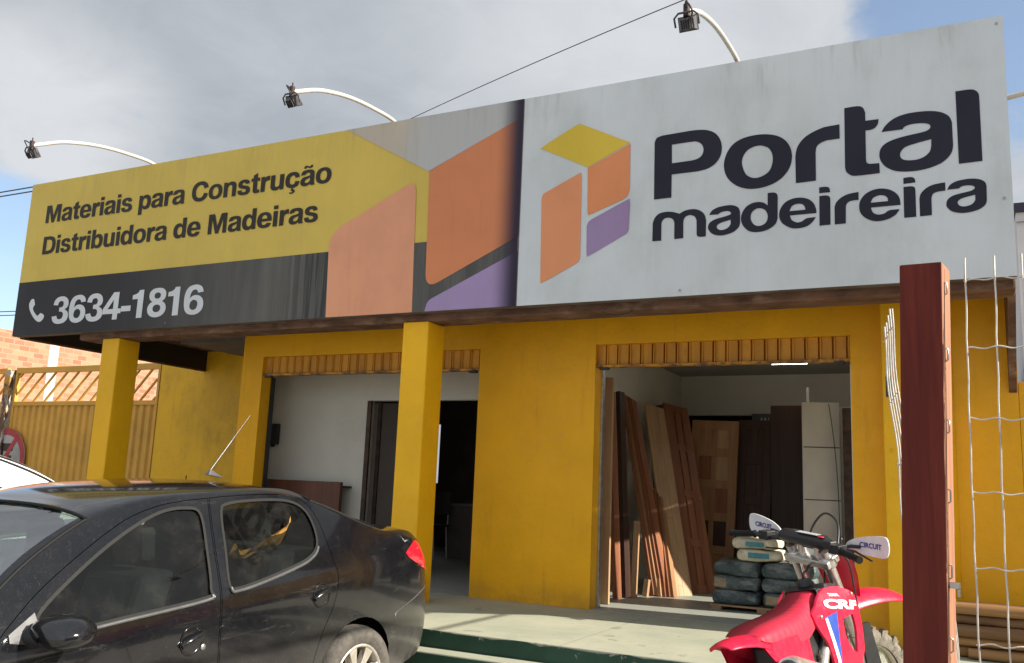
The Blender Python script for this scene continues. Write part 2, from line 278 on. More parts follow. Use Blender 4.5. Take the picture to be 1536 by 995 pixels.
ART={'tan':[(-5.273,4.321,1),(-4.302,3.819,1),(-3.357,4.183,1),(-3.358,4.325,1)],'salmon':[(-5.356,2.487,1),(-5.385,3.231,1),(-5.371,3.305),(-5.307,3.367,1),(-4.538,3.712,1),(-4.469,3.728),(-4.435,3.678,1),(-4.39,2.476,1)],'orange':[(-4.297,3.824,1),(-3.353,4.204,1),(-3.345,3.13,1),(-4.16,2.763,1),(-4.225,2.749),(-4.266,2.805,1)],'purple':[(-4.255,2.481,1),(-4.234,2.571),(-4.152,2.647,1),(-3.339,3.0,1),(-3.322,2.492,1)],'lyellow':[(-3.17,3.873),(-3.153,3.9),(-2.87,4.038),(-2.825,4.046),(-2.78,4.03),(-2.374,3.822,1),(-2.742,3.656,1),(-3.142,3.863)],'lorange':[(-2.742,3.65,1),(-2.371,3.813,1),(-2.371,3.422,1),(-2.387,3.374),(-2.426,3.344,1),(-2.698,3.25),(-2.724,3.247),(-2.734,3.273,1)],'lsalmon':[(-3.156,3.426,1),(-3.142,3.469),(-3.106,3.488,1),(-2.827,3.609),(-2.8,3.606),(-2.793,3.573,1),(-2.787,2.888,1),(-2.801,2.856),(-2.83,2.836,1),(-3.106,2.706),(-3.137,2.708),(-3.141,2.737,1)],'lpurple':[(-2.736,3.151,1),(-2.722,3.184),(-2.694,3.204,1),(-2.398,3.333),(-2.372,3.33),(-2.366,3.299,1),(-2.373,3.088,1),(-2.384,3.062),(-2.409,3.045,1),(-2.697,2.903),(-2.726,2.9),(-2.733,2.932,1)],'phone':[(-9.669,2.941),(-9.639,2.944),(-9.622,2.936,1),(-9.596,2.875,1),(-9.624,2.837),(-9.596,2.788),(-9.53,2.736,1),(-9.48,2.77,1),(-9.436,2.755),(-9.412,2.736),(-9.418,2.704),(-9.449,2.675),(-9.489,2.666),(-9.546,2.687),(-9.608,2.734),(-9.662,2.792),(-9.695,2.849),(-9.701,2.897)],'bandsplit':[(-9.933,3.169),(-5.389,3.141),(-4.417,3.148)]}
# heavy grotesque letter outlines used on the sign, 716 units to the capital height
def ell(cx, cy_, rx, ry, n=24, e=.88): return [(cx+rx*(1 if cos(2*pi*k/n) > 0 else -1)*abs(cos(2*pi*k/n))**e, cy_+ry*(1 if sin(2*pi*k/n) > 0 else -1)*abs(sin(2*pi*k/n))**e) for k in range(n)]
c_ = lambda *p: [(x, y, 1) for x, y in p]
g_a = [loop([(40, 370, 1), (60, 465), (130, 530), (280, 548), (420, 530), (495, 470), (512, 370, 1), (512, 130, 1), (516, 60), (540, 0, 1), (385, 0, 1), (372, 55, 1), (300, 5), (200, -12), (95, 15), (35, 85), (30, 160), (60, 245), (140, 300), (270, 322), (345, 345), (362, 390), (340, 430), (280, 442), (225, 430), (190, 385, 1)]), loop([(362, 270, 1), (362, 190), (335, 130), (280, 98), (225, 95), (185, 125), (185, 175), (220, 215), (290, 240)])]
g_n = loop([(50, 0, 1), (50, 536, 1), (195, 536, 1), (195, 465, 1), (255, 530), (350, 548), (460, 520), (525, 440), (535, 340, 1), (535, 0, 1), (380, 0, 1), (380, 310, 1), (370, 385), (320, 425), (250, 415), (212, 365), (205, 290, 1), (205, 0, 1)])
g_p = [loop([(50, -200, 1), (50, 536, 1), (195, 536, 1), (195, 470, 1), (260, 530), (350, 548), (460, 515), (540, 420), (565, 268), (540, 115), (460, 15), (350, -12), (265, 8), (205, 65, 1), (205, -200, 1)]), ell(305, 268, 103, 155)]
g_i = [[loop(c_((50, 0), (50, 536), (205, 536), (205, 0)))], [loop(c_((50, 602), (50, 730), (205, 730), (205, 602)))]]
g_b = [[(x, 536-y) for x, y in l] for l in g_p]
HEAVY = {' ': (270, []), 'a': (560, [g_a]), 'i': (255, g_i), 'n': (585, [[g_n]]), 'u': (585, [[[(585-x, 536-y) for x, y in g_n]]]), 'p': (590, [g_p]), 'b': (590, [g_b]), 'd': (590, [[[(590-x, y) for x, y in l] for l in g_b]]),
 'o': (590, [[ell(295, 268, 270, 280), ell(295, 268, 118, 168)]]),
 'e': (585, [[loop([(558, 222, 1), (190, 222, 1), (200, 150), (240, 108), (300, 98), (355, 118), (385, 160, 1), (545, 145, 1), (510, 60), (430, 5), (295, -12), (160, 15), (60, 100), (25, 265), (60, 430), (150, 520), (290, 548), (430, 520), (520, 435), (558, 300)]), loop([(190, 315, 1), (395, 315, 1), (382, 390), (345, 435), (292, 448), (240, 430), (205, 385)])]]),
 'r': (385, [[loop([(50, 0, 1), (50, 536, 1), (195, 536, 1), (195, 455, 1), (235, 525), (310, 548), (375, 540, 1), (375, 385, 1), (300, 390), (225, 350), (205, 270, 1), (205, 0, 1)])]]),
 't': (365, [[loop([(95, 536, 1), (95, 640, 1), (250, 715, 1), (250, 536, 1), (345, 536, 1), (345, 425, 1), (250, 425, 1), (250, 170, 1), (262, 125), (300, 112), (345, 115, 1), (345, 2, 1), (265, -8), (170, 0), (110, 45), (95, 130, 1), (95, 425, 1), (20, 425, 1), (20, 536, 1)])]]),
 's': (540, [[loop([(30, 165, 1), (60, 60), (140, 5), (275, -12), (410, 5), (495, 70), (510, 165), (470, 260), (370, 310), (250, 340), (200, 365), (200, 410), (250, 440), (310, 430), (340, 375, 1), (485, 390, 1), (450, 490), (370, 535), (270, 548), (150, 530), (65, 465), (45, 370), (85, 280), (180, 235), (310, 200), (355, 170), (345, 115), (280, 92), (215, 105), (180, 175, 1)])]]),
 'C': (720, [[loop([(690, 255, 1), (640, 110), (520, 15), (375, -15), (200, 25), (75, 160), (35, 358), (75, 560), (200, 690), (375, 730), (520, 705), (640, 615), (690, 480, 1), (525, 450, 1), (480, 560), (380, 600), (270, 560), (210, 470), (195, 358), (210, 245), (270, 155), (380, 118), (480, 160), (528, 280, 1)])]]),
 'D': (710, [[loop([(60, 0, 1), (60, 716, 1), (340, 716, 1), (520, 680), (640, 560), (680, 358), (640, 155), (520, 35), (340, 0, 1)]), loop([(220, 130, 1), (220, 586, 1), (330, 586, 1), (440, 555), (500, 480), (515, 358), (500, 235), (440, 160), (330, 130, 1)])]]),
 'M': (840, [[loop(c_((60, 0), (60, 716), (285, 716), (420, 270), (555, 716), (780, 716), (780, 0), (635, 0), (635, 530), (480, 0), (360, 0), (205, 530), (205, 0)))]]),
 'ç': (565, [[loop([(540, 200, 1), (505, 80), (420, 10), (295, -12), (160, 15), (60, 100), (25, 268), (60, 435), (160, 525), (295, 548), (420, 525), (505, 450), (535, 345, 1), (385, 330, 1), (355, 405), (290, 430), (225, 400), (190, 340), (182, 268), (190, 195), (225, 135), (290, 105), (355, 135), (388, 215, 1)])], [loop([(265, -18, 1), (330, -18, 1), (320, -60), (370, -75), (395, -120), (360, -185), (280, -210), (200, -195, 1), (205, -150, 1), (260, -160), (300, -145), (295, -115), (245, -105, 1)])]]),
 'ã': (560, [g_a, [loop([(130, 600, 1), (140, 665), (190, 700), (240, 690), (310, 660), (345, 668), (365, 700, 1), (440, 700, 1), (425, 635), (380, 600), (325, 598), (255, 630), (215, 635), (200, 600, 1)])]]),
 '1': (520, [[loop([(205, 0, 1), (205, 490, 1), (50, 490, 1), (50, 595, 1), (150, 622), (210, 665), (235, 716, 1), (365, 716, 1), (365, 0, 1)])]]),
 '3': (585, [[loop([(30, 190, 1), (70, 75), (160, 5), (290, -15), (430, 10), (530, 90), (550, 205), (520, 300), (420, 370, 1), (500, 430), (525, 530), (490, 640), (400, 710), (285, 730), (160, 705), (75, 625), (45, 510, 1), (190, 490, 1), (215, 575), (280, 605), (345, 585), (370, 515), (340, 445), (245, 425, 1), (245, 318, 1), (310, 315), (365, 290), (390, 215), (360, 135), (290, 108), (220, 130), (180, 210, 1)])]]),
 '6': (595, [[loop([(540, 540, 1), (500, 650), (410, 715), (300, 730), (150, 690), (60, 560), (35, 350), (65, 140), (150, 25), (300, -15), (440, 15), (535, 110), (560, 235), (530, 360), (450, 440), (345, 470), (250, 450), (190, 395, 1), (200, 500), (240, 580), (305, 610), (365, 590), (395, 525, 1)]), loop([(300, 355), (365, 330), (400, 280), (405, 225), (385, 155), (345, 115), (300, 105), (245, 120), (205, 165), (195, 225), (210, 295), (250, 340)])]]),
 '4': (590, [[loop(c_((330, 0), (330, 155), (25, 155), (25, 290), (310, 716), (475, 716), (475, 280), (565, 280), (565, 155), (475, 155), (475, 0))), loop(c_((330, 280), (330, 520), (165, 280)))]]),
 '8': (600, [[loop([(300, 730), (430, 710), (515, 640), (535, 545), (510, 450), (435, 385, 1), (520, 325), (560, 210), (530, 95), (440, 15), (300, -15), (160, 15), (70, 95), (40, 210), (80, 325), (165, 385, 1), (90, 450), (65, 545), (85, 640), (170, 710)]), ell(300, 535, 88, 78), ell(300, 210, 108, 96)]]),
 '-': (350, [[loop(c_((35, 195), (35, 335), (315, 335), (315, 195)))]])}
def heavy_text(name, body, x0, x1, z0, cap, y, m, parent, track=-22):
    """one part per letter, fitted between x0 and x1"""
    tot = 0; at_ = []
    for ch in body: at_.append(tot); tot += HEAVY[ch][0]+track
    first = 40; last = tot-track-25; kx = (x1-x0)/(last-first); kz = cap/716
    g = MB()
    for ch, a in zip(body, at_):
        for piece in HEAVY[ch][1]:
            g.prism([(x0+(p[0]+a-first)*kx, z0+p[1]*kz) for p in piece[0]], [[(x0+(p[0]+a-first)*kx, z0+p[1]*kz) for p in h] for h in piece[1:]], 0, 0, lambda u, v, w: (u, y, v), 0, False)
    return P(g, name, m, parent, recalc=False)
# ------------------------------------------------------------------ special materials
def paint_wall(name, c=(.80, .395, .003), stain=.35, streak=.25, stainc=(.10, .07, .02), rough=.5):
    m = MT(name); big = m.noise(1.1, 6, .6); fine = m.noise(14, 5, .6); st = m.noise(2.2, 7, .65, None, (5, 5, .35), (2, 0, 0))
    k = m.mix(m.ramp(big, .3, .7), sc(c, .90), sc(c, 1.06))
    k = m.mix(m.math('MULTIPLY', m.ramp(fine, .55, .8), .12), k, sc(c, .72))
    k = m.mix(m.math('MULTIPLY', m.ramp(st, .55, .8), streak), k, stainc)
    z = m.xyz()[2]; foot = m.math('MULTIPLY', m.ramp(z, .25, .0), m.ramp(m.noise(5, 6, .7), .35, .65, .15, .7))   # splashed dirt at the foot
    k = m.mix(m.math('MULTIPLY', foot, .55), k, (.16, .12, .05))
    if stain: k = m.mix(m.math('MULTIPLY', m.ramp(m.noise(1.6, 9, .72, None, (1, 1, .7), (8, 3, 1)), .47, .72), stain), k, stainc)
    chip = m.ramp(m.noise(26, 3, .5, None, (1, 1, 1), (5, 5, 5)), .735, .755)
    k = m.mix(m.math('MULTIPLY', chip, .6), k, (.42, .34, .22))
    m.col(k).set(Roughness=m.ramp(fine, .3, .7, rough-.1, rough+.12), Specular_IOR_Level=.32).bump(m.math('ADD', m.noise(35, 6, .65), m.math('MULTIPLY', m.noise(3.2, 4, .6), 5.0)), .28, .007)
    return m.m
M_YEL = paint_wall('yellow_wall_paint', stain=.10)
M_YELP = paint_wall('yellow_pillar_paint', c=(.83, .445, .006), stain=.08, streak=.08)
M_YELS = paint_wall('stained_yellow_paint', c=(.82, .46, .012), stain=.38, streak=.25, stainc=(.20, .14, .035))
def concrete(name, c, c2, dark=.5, bump=.35, scale=1.3, rough=.8):
    m = MT(name); a = m.noise(scale, 8, .62); b = m.noise(scale*9, 6, .65, None, (1, 1, 1), (3, 3, 3)); g = m.noise(180, 3, .6)
    k = m.mix(m.ramp(a, .3, .7), c, c2); k = m.mix(m.math('MULTIPLY', m.ramp(b, .5, .8), dark), k, sc(c, .55)); k = m.mix(m.math('MULTIPLY', m.ramp(g, .5, .8), .25), k, sc(c, .6))
    m.col(k).set(Roughness=m.ramp(b, .2, .8, rough-.12, rough+.08)).bump(m.math('ADD', b, m.math('MULTIPLY', g, .35)), bump, .008)
    return m.m
M_PAVE = concrete('worn_painted_pavement', (.30, .32, .265), (.42, .41, .335), .5)
def pave():
    m = MT('worn_painted_pavement2'); x, y, z = m.xyz(); a = m.noise(1.1, 8, .62); b = m.noise(11, 7, .68); g = m.noise(190, 3, .6); w = m.noise(2.4, 6, .6, None, (1, .35, 1), (4, 1, 0))
    k = m.mix(m.ramp(a, .3, .7), (.285, .31, .235), (.40, .395, .30)); k = m.mix(m.math('MULTIPLY', m.ramp(b, .52, .8), .5), k, (.21, .20, .165)); k = m.mix(m.math('MULTIPLY', m.ramp(w, .55, .75), .35), k, (.24, .22, .18))
    k = m.mix(m.math('MULTIPLY', m.ramp(g, .52, .75), .3), k, (.18, .17, .15)); k = m.mix(m.math('MULTIPLY', m.ramp(m.noise(5.5, 3, .5, None, (1, 1, 1), (9, 9, 9)), .66, .70), .45), k, (.13, .12, .10))
    jx = m.math('ABSOLUTE', m.math('SUBTRACT', m.math('FRACT', m.math('ADD', m.math('DIVIDE', m.math('ADD', x, m.math('MULTIPLY', b, .012)), 1.85), .33)), .5))
    j = m.ramp(jx, .4975, .4992); k = m.mix(m.math('MULTIPLY', j, .6), k, (.12, .11, .09))
    m.col(k).set(Roughness=m.ramp(b, .2, .8, .6, .85)).bump(m.math('SUBTRACT', m.math('ADD', b, m.math('MULTIPLY', g, .4)), j), .35, .006); return m.m
M_PAVE = pave()
M_FLOOR = concrete('smooth_floor', (.27, .29, .255), (.34, .35, .31), .2, .1, rough=.5)
M_STREET = concrete('street_concrete', (.27, .255, .225), (.36, .34, .30), .4)
def kerb_paint():
    m = MT('green_kerb_paint'); a = m.noise(9, 8, .7, None, (1, 1, 1)); z = m.xyz()[2]
    chip = m.math('MULTIPLY', m.ramp(m.math('ADD', a, m.math('MULTIPLY', z, 1.6)), .52, .60), 1)
    k = m.mix(m.ramp(m.noise(4, 6), .3, .7), (.008, .045, .026), (.016, .068, .042)); k = m.mix(chip, k, (.38, .37, .31))
    m.col(k).set(Roughness=.55).bump(a, .3, .006); return m.m
M_KERB = kerb_paint()
M_BEAM = mat('weathered_brown_beam', (.14, .075, .05), .85, 0, .4, 7, .6, 30, (.5, 1, 1), dirt=.8, dirtc=(.30, .20, .13), dscale=9, spec=.2)
M_WHITEWALL = mat('off_white_plaster', (.56, .545, .48), .8, 0, .05, 1.5, .08, 30, dirt=.18, dirtc=(.30, .27, .22), dscale=2)
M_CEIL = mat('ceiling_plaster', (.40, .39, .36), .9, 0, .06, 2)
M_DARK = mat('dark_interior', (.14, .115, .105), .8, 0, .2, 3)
def shutter():
    m = MT('ochre_shutter_metal'); x, y, z = m.xyz(); wnz = m.n('ShaderNodeTexWhiteNoise', noise_dimensions='1D'); m.put(wnz.inputs['W'], m.math('FLOOR', m.math('DIVIDE', x, .1055)))
    k = m.mix(wnz.outputs['Value'], (.52, .225, .010), (.66, .30, .016)); b = m.noise(14, 6, .7, None, (1, 1, .3)); k = m.mix(m.math('MULTIPLY', m.ramp(b, .52, .75), .5), k, (.16, .075, .015))
    k = m.mix(m.math('MULTIPLY', m.ramp(z, 2.165, 2.125), m.ramp(m.noise(8, 5, .7), .4, .6)), k, (.10, .045, .02))
    m.col(k).set(Roughness=.5).bump(m.noise(6, 4, .6), .4, .02); return m.m
M_SHUT = shutter()
M_STEEL = mat('dull_steel', (.45, .45, .44), .4, .9, .15, 20)
M_BLACK = mat('black_plastic', (.018, .018, .02), .45, 0, .2, 20)
M_RUST = mat('rusty_dark_metal', (.06, .038, .028), .7, .3, .4, 9, .3, 40)

# ------------------------------------------------------------------ the setting
def street_z(y): return -.87 if y < -.4 else -.49+.0995*(y-3.43) if y < 5.68 else -.266
ys = [-900, -60, -8, -.4]+[.2*i for i in range(0, 29)]+[5.68, 6.4, 8, 12, 20, 60, 400, 1500]
xs = [-1500, -300, -60, -20, -12, -8, -4, -2, 0, 2, 4, 8, 20, 60, 300, 1500]
g = MB(); g.add([(x, y, street_z(y)) for y in ys for x in xs], [(j*len(xs)+i, j*len(xs)+i+1, (j+1)*len(xs)+i+1, (j+1)*len(xs)+i) for j in range(len(ys)-1) for i in range(len(xs)-1)])
tag(g.build('street', M_STREET), kind='structure')
PVX0, PVX1 = -9.0, 4.5
g = MB().box(PVX0, PVX1, 5.684, 7.554, -.27, 0)
tag(g.build('pavement', M_PAVE, bevel=.008), kind='structure')
# green painted riser: a thin ragged coat proud of the pavement's front face
g = MB(); nseg = 150
tops = [-.004-.010*random.random()-.012*(random.random() > .8)-.006*sin(i*.7) for i in range(nseg+1)]
g.add([(PVX0+(PVX1-PVX0)*i/nseg, 5.679, z) for i in range(nseg+1) for z in (tops[i], -.118)], [(2*i, 2*i+1, 2*i+3, 2*i+2) for i in range(nseg)])
tag(g.build('kerb', M_KERB), kind='structure')
g = MB().box(PVX0, PVX1, 5.50, 5.676, -.27, -.118)
tag(g.build('pavement', M_PAVE, bevel=.008), kind='structure')
g = MB(); g.add([(x, 5.495, z) for x in (PVX0, PVX1) for z in (-.128, -.262)], [(0, 1, 3, 2)])
tag(g.build('kerb', M_KERB), kind='structure')
g = MB().box(-7.2, .10, 7.762, 12.25, -.2, 0.002).box(-6.953, -4.214, 7.556, 7.762, -.2, .002).box(-3.008, -.832, 7.556, 7.762, -.2, .002)
tag(g.build('floor', M_FLOOR), kind='structure')

# ------------------------------------------------------------------ shop building
YW = 7.558
shop = thing('shop_building', 'yellow painted single storey shop with two open roller door bays', 'building', (-3.5, 7.6, 0))
def fixpar(o, p):       # keep a world-space mesh where it is under a moved parent
    o.parent = p; q = p; mtx = Matrix.Identity(4); chain = []
    while q: chain.append(q); q = q.parent
    for q in reversed(chain): mtx = mtx @ (q.matrix_parent_inverse @ q.matrix_basis)
    o.matrix_parent_inverse = mtx.inverted(); return o
def P(mb, name, m, parent, **k): return fixpar(mb.build(name, m, None, **k), parent)
HB, HT = 2.126, 2.33
g = MB().prism([(-7.25, -.02), (-6.955, -.02), (-6.955, HT), (-4.212, HT), (-4.212, -.02), (-3.01, -.02), (-3.01, HT), (-.83, HT), (-.83, -.02), (.33, -.02), (.33, 4.3), (-7.25, 4.3)], (), YW, YW+.2, lambda u, v, w: (u, w, v))
P(g, 'wall', M_YEL, shop)
g = MB().prism([(-.58, YW-.002), (-.58, 7.30), (-.215, 7.30), (-.095, YW-.002)], (), -.02, 2.62, lambda u, v, w: (u, v, w))
P(g, 'pillar', M_YELP, shop, bevel=.012)
for x0, x1 in ((-4.546, -4.277), (-8.51, -8.247)):
    P(MB().box(x0, x1, 6.70, 6.985, -.02, 2.449), 'pillar', M_YELP, shop, bevel=.012)
g = MB().box(-8.92, .315, 6.715, 6.99, 2.45, 2.79)
P(g, 'beam', M_BEAM, shop, bevel=.015)
P(MB().box(-9.86, .31, 6.715, 6.99, 2.792, 2.90).box(-9.86, .31, 6.99, YW-.004, 2.792, 2.90).box(-9.86, -7.26, YW-.004, 9.576, 2.792, 2.9), 'canopy', M_BEAM, shop)
# interior shell: partitions, ceiling, roof
g = MB()
g.box(-7.42, -7.30, YW+.202, 8.30, 0, 2.70)                                             # bay end wall
g.prism([(-7.298, 0), (-5.95, 0), (-5.95, 1.905), (-4.56, 1.905), (-4.56, 0), (-4.10, 0), (-4.10, 2.66), (-7.298, 2.66)], (), 8.2, 8.3, lambda u, v, w: (u, w, v))
g.box(-4.098, -3.60, YW+.202, 12.30, 0, 2.66)
g.prism([(-3.6, 0), (-3.52, 0), (-3.52, 2.115), (-2.1, 2.115), (-2.1, 0), (.10, 0), (.10, 2.66), (-3.6, 2.66)], (), 12.302, 12.42, lambda u, v, w: (u, w, v))
g.prism([(YW+.202, 0), (8.20, 0), (8.20, 2.50), (8.58, 2.50), (8.58, 0), (8.86, 0), (8.86, 2.50), (9.75, 2.50), (9.75, 0), (12.3, 0), (12.3, 2.66), (YW+.202, 2.66)], (), .10, .28, lambda u, v, w: (w, u, v))
P(g, 'partition', M_WHITEWALL, shop)
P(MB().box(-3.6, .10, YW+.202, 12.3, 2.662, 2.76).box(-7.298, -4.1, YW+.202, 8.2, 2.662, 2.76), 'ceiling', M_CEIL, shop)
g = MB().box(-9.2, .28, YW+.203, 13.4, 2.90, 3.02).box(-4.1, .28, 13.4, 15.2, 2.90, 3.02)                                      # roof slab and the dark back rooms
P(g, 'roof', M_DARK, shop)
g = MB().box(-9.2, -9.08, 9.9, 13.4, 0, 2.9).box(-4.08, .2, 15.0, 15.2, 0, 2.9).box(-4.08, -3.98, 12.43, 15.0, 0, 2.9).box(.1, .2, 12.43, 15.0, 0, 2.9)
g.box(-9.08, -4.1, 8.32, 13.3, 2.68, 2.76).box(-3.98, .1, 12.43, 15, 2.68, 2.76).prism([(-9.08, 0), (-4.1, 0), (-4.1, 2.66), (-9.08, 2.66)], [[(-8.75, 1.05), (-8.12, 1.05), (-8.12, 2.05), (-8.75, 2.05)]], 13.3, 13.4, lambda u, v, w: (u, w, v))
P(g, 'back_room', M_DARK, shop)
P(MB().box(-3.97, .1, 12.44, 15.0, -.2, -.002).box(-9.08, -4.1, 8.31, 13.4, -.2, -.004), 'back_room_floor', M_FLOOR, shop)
P(MB().box(-5.952, -5.90, 8.17, 8.199, 0, 1.90).box(-5.9, -5.86, 8.31, 8.34, 0, 1.9), 'door_frame', M_RUST, shop)
# roller door strips left showing under the lintels
for x0, x1 in ((-6.952, -4.215), (-3.007, -.833)):
    g = MB(); n = int((x1-x0)/.104); pr = []
    for i in range(n):
        a = x0+(x1-x0)*i/n; d = (x1-x0)/n
        pr += [(a, YW+.045), (a+d*.70, YW+.045), (a+d*.74, YW+.080), (a+d*.84, YW+.080), (a+d*.88, YW+.03), (a+d*.96, YW+.03)]
    pr.append((x1, YW+.045))
    g.add([(x, y, z) for x, y in pr for z in (HB+.012, HT-.002)], [(2*i, 2*i+2, 2*i+3, 2*i+1) for i in range(len(pr)-1)])
    g.box(x0, x1, YW+.09, YW+.12, HB, HT-.001)
    s = P(g, 'roller_door', M_SHUT, shop)
    P(MB().box(x0, x1, YW+.012, YW+.085, HB-.006, HB+.018), 'bottom_rail', M_SHUT, s, bevel=.004)
    for a_, b_ in ((x1-.12, x1-.04), (x0+.03, x0+.12)): P(MB().box(a_, b_, YW+.0, YW+.05, HB-.026, HB-.007), 'latch', M_BLACK, s, bevel=.003)
    for a_, b_ in ((x0-.0015, x0+.018), (x1-.018, x1+.0015)): P(MB().box(a_, b_, YW+.150, YW+.205, 0, HB-.008), 'guide_rail', M_BLACK if x0 < -5 else M_STEEL, s)
M_INK = mat('dark_lettering', (.012, .012, .016), .5, 0, .1, 10)
g = MB(); add_text(g, '1', lambda u, v: (u, 7.297, v), -.553, -.505, 1.80, .155, .03, ref='1')
P(g, 'lettering', M_INK, shop)
P(MB().lathe([(0, -.006), (.014, -.006), (.014, 0)], 14, 0, Matrix.Translation((-.575+.05, 7.296, 1.40)) @ Matrix.Rotation(R(90), 4, 'X')), 'pipe_stub', M_STEEL, shop)
for z in (1.52, 1.80): P(MB().box(-.216, -.188, 7.26, 7.296, z, z+.07).box(-.196, -.176, 7.235, 7.262, z+.015, z+.05), 'hinge', M_STEEL, shop, bevel=.004)
g = MB().prism([(YW-.004, 1.85), (YW-.004, 2.74), (6.80, 2.74), (6.80, 2.60)], (), .27, .32, lambda u, v, w: (w, u, v))
P(g, 'bracket', M_BEAM, shop, bevel=.006)
g = MB().tube([(-2.62, 6.70, 2.448), (-2.58, 6.70, 2.425), (-2.52, 6.70, 2.412), (-2.45, 6.70, 2.414), (-2.39, 6.70, 2.43), (-2.36, 6.70, 2.45)], .004, 6)
P(g, 'loose_wire', M_BLACK, shop)
t = thing('ceiling_light', 'lit white tube light on the ceiling of the right bay', 'ceiling light', (-1.85, 10.85, 2.66))
P(MB().box(-2.08, -1.66, 10.80, 10.90, 2.63, 2.66), 'housing', M_CEIL, t); P(MB().tube([(-2.07, 10.85, 2.607), (-1.67, 10.85, 2.607)], .02, 10), 'tube', emit('lit_tube', (1, .97, .9), 9), t)

# fence wall on the right with building behind
g = MB().box(.333, 6.0, YW, YW+.18, -.02, 1.93)
o = tag(g.build('boundary_wall', M_YEL), 'yellow painted yard wall right of the shop with round logs against it', 'wall')

# ------------------------------------------------------------------ signboard
YS = 6.6; SX0, SX1, SZ0, SZ1 = -9.94, .32, 2.515, 4.365; SPL = -3.36
def sign_mat(name, c, faded=None, streakk=.5, dark=True, fadefn=None, blotch=.25):
    m = MT(name); x, y, z = m.xyz()
    a = m.noise(1.0, 7, .65); st = m.noise(16, 6, .7, None, (1, 1, .045), (3, 0, 1)); st2 = m.noise(55, 4, .7, None, (1, 1, .03)); bl = m.noise(2.6, 7, .6, None, (1, 1, .55), (5, 2, 9))
    c = sc(c, 1.14); k = m.mix(m.ramp(a, .3, .7), sc(c, .93), sc(c, 1.05))
    k = m.mix(m.math('MULTIPLY', m.ramp(bl, .45, .75), blotch), k, faded or sc(c, .75))
    if fadefn: k = m.mix(fadefn(m, x, z, st2), k, faded)
    k = m.mix(m.math('MULTIPLY', m.ramp(st, .50, .78), streakk*.5), k, sc(c, .55)); k = m.mix(m.math('MULTIPLY', m.ramp(st2, .55, .8), streakk*.35), k, sc(c, .5))
    top = m.math('MULTIPLY', m.ramp(z, 3.9, 4.4), m.ramp(m.noise(9, 6, .7, None, (1, 1, .1), (1, 1, 1)), .5, .75)); k = m.mix(m.math('MULTIPLY', top, .35), k, (.22, .18, .12))
    if dark: k = m.mix(m.ramp(x, -3.62, -3.38), k, (.022, .014, .034))      # printed dark edge of the artwork
    m.col(k).set(Roughness=m.ramp(bl, .3, .7, .40, .6), Specular_IOR_Level=.3).bump(m.noise(1.7, 3, .5, None, (1, 1, .6), (6, 0, 2)), .25, .05); return m.m
MS_W = sign_mat('sign_white', (.545, .575, .595), (.42, .445, .44), .2, False, None, .4)
MS_Y = sign_mat('sign_yellow', (.56, .41, .080), (.48, .365, .105), .3)
def fade(m, x, z, st):
    g = m.math('MULTIPLY', m.ramp(x, -8.6, -5.9), m.ramp(m.noise(3, 5, .6, None, (1, 1, .12), (7, 0, 3)), .3, .7, .55, .95))
    run = m.math('MULTIPLY', m.ramp(x, -6.15, -5.45), m.ramp(m.noise(26, 4, .7, None, (1, 1, .02), (1, 0, 5)), .42, .56))
    return m.math('MULTIPLY', g, m.math('SUBTRACT', 1.0, m.math('MULTIPLY', run, m.ramp(x, -5.38, -5.37, .85, .25))))
MS_B = sign_mat('sign_black', (.018, .017, .020), (.135, .130, .116), .3, True, fade, .08)
MS_T = sign_mat('sign_tan', (.42, .37, .30), (.46, .47, .48), .5, True, lambda m, x, z, st: m.math('MULTIPLY', m.ramp(m.math('ADD', x, m.math('MULTIPLY', m.noise(7, 5, .6, None, (1, 1, .05)), .6)), -4.45, -4.05), .85))
MS_S = sign_mat('sign_salmon', (.65, .29, .165), (.54, .25, .16), .35)
MS_O = sign_mat('sign_orange', (.57, .20, .085), (.56, .24, .13), .35)
MS_P = sign_mat('sign_purple', (.31, .225, .40), (.36, .28, .43), .4)
MS_LY = sign_mat('logo_yellow', (.60, .43, .045), None, .15, False); MS_LO = sign_mat('logo_orange', (.64, .235, .095), None, .18, False)
MS_LS = sign_mat('logo_salmon', (.66, .26, .12), None, .18, False); MS_LP = sign_mat('logo_purple', (.29, .20, .36), None, .18, False)
MS_N = sign_mat('lettering_navy', (.010, .009, .022), (.016, .015, .03), .1, False, None, .1)
MS_K = sign_mat('lettering_black', (.022, .019, .016), (.035, .03, .024), .2, False)
MS_G = sign_mat('lettering_grey', (.56, .58, .60), (.47, .48, .49), .25, False)
M_SFR = mat('sign_back_metal', (.14, .115, .10), .6, .2, .25, 5)
sign = thing('shop_sign', 'long shop fascia sign, yellow and black half beside a white half with dark lettering', 'sign', (-4.8, 6.65, 2.45))
frame = P(MB().box(SX0, SX1, YS+.004, YS+.10, SZ0, SZ1), 'frame', M_SFR, sign)
def flat(name, polys, y, m, parent=sign):
    g = MB()
    for pl in polys:
        if len(pl) == 1 or isinstance(pl[0], (list,)): g.prism(pl[0], pl[1:], 0, 0, lambda u, v, w: (u, y, v), 0, False)
        else: g.prism(pl, (), 0, 0, lambda u, v, w: (u, y, v), 0, False)
    return P(g, name, m, parent, recalc=False)
rect = lambda a, b, c, d: [(a, c), (b, c), (b, d), (a, d)]
pnl = flat('yellow_panel', [rect(SX0, SPL, SZ0, SZ1)], YS+.0015, MS_Y)
wpn = flat('white_panel', [rect(SPL, SX1, SZ0, SZ1)], YS+.0015, MS_W)
P(MB().box(SPL-.006, SPL+.006, YS-.002, YS+.003, SZ0, SZ1), 'joint_strip', M_SFR, sign)
A = ART
A['tan'] = [(-5.273, SZ1), (-4.302, 3.819), (SPL, 4.203), (SPL, SZ1)]
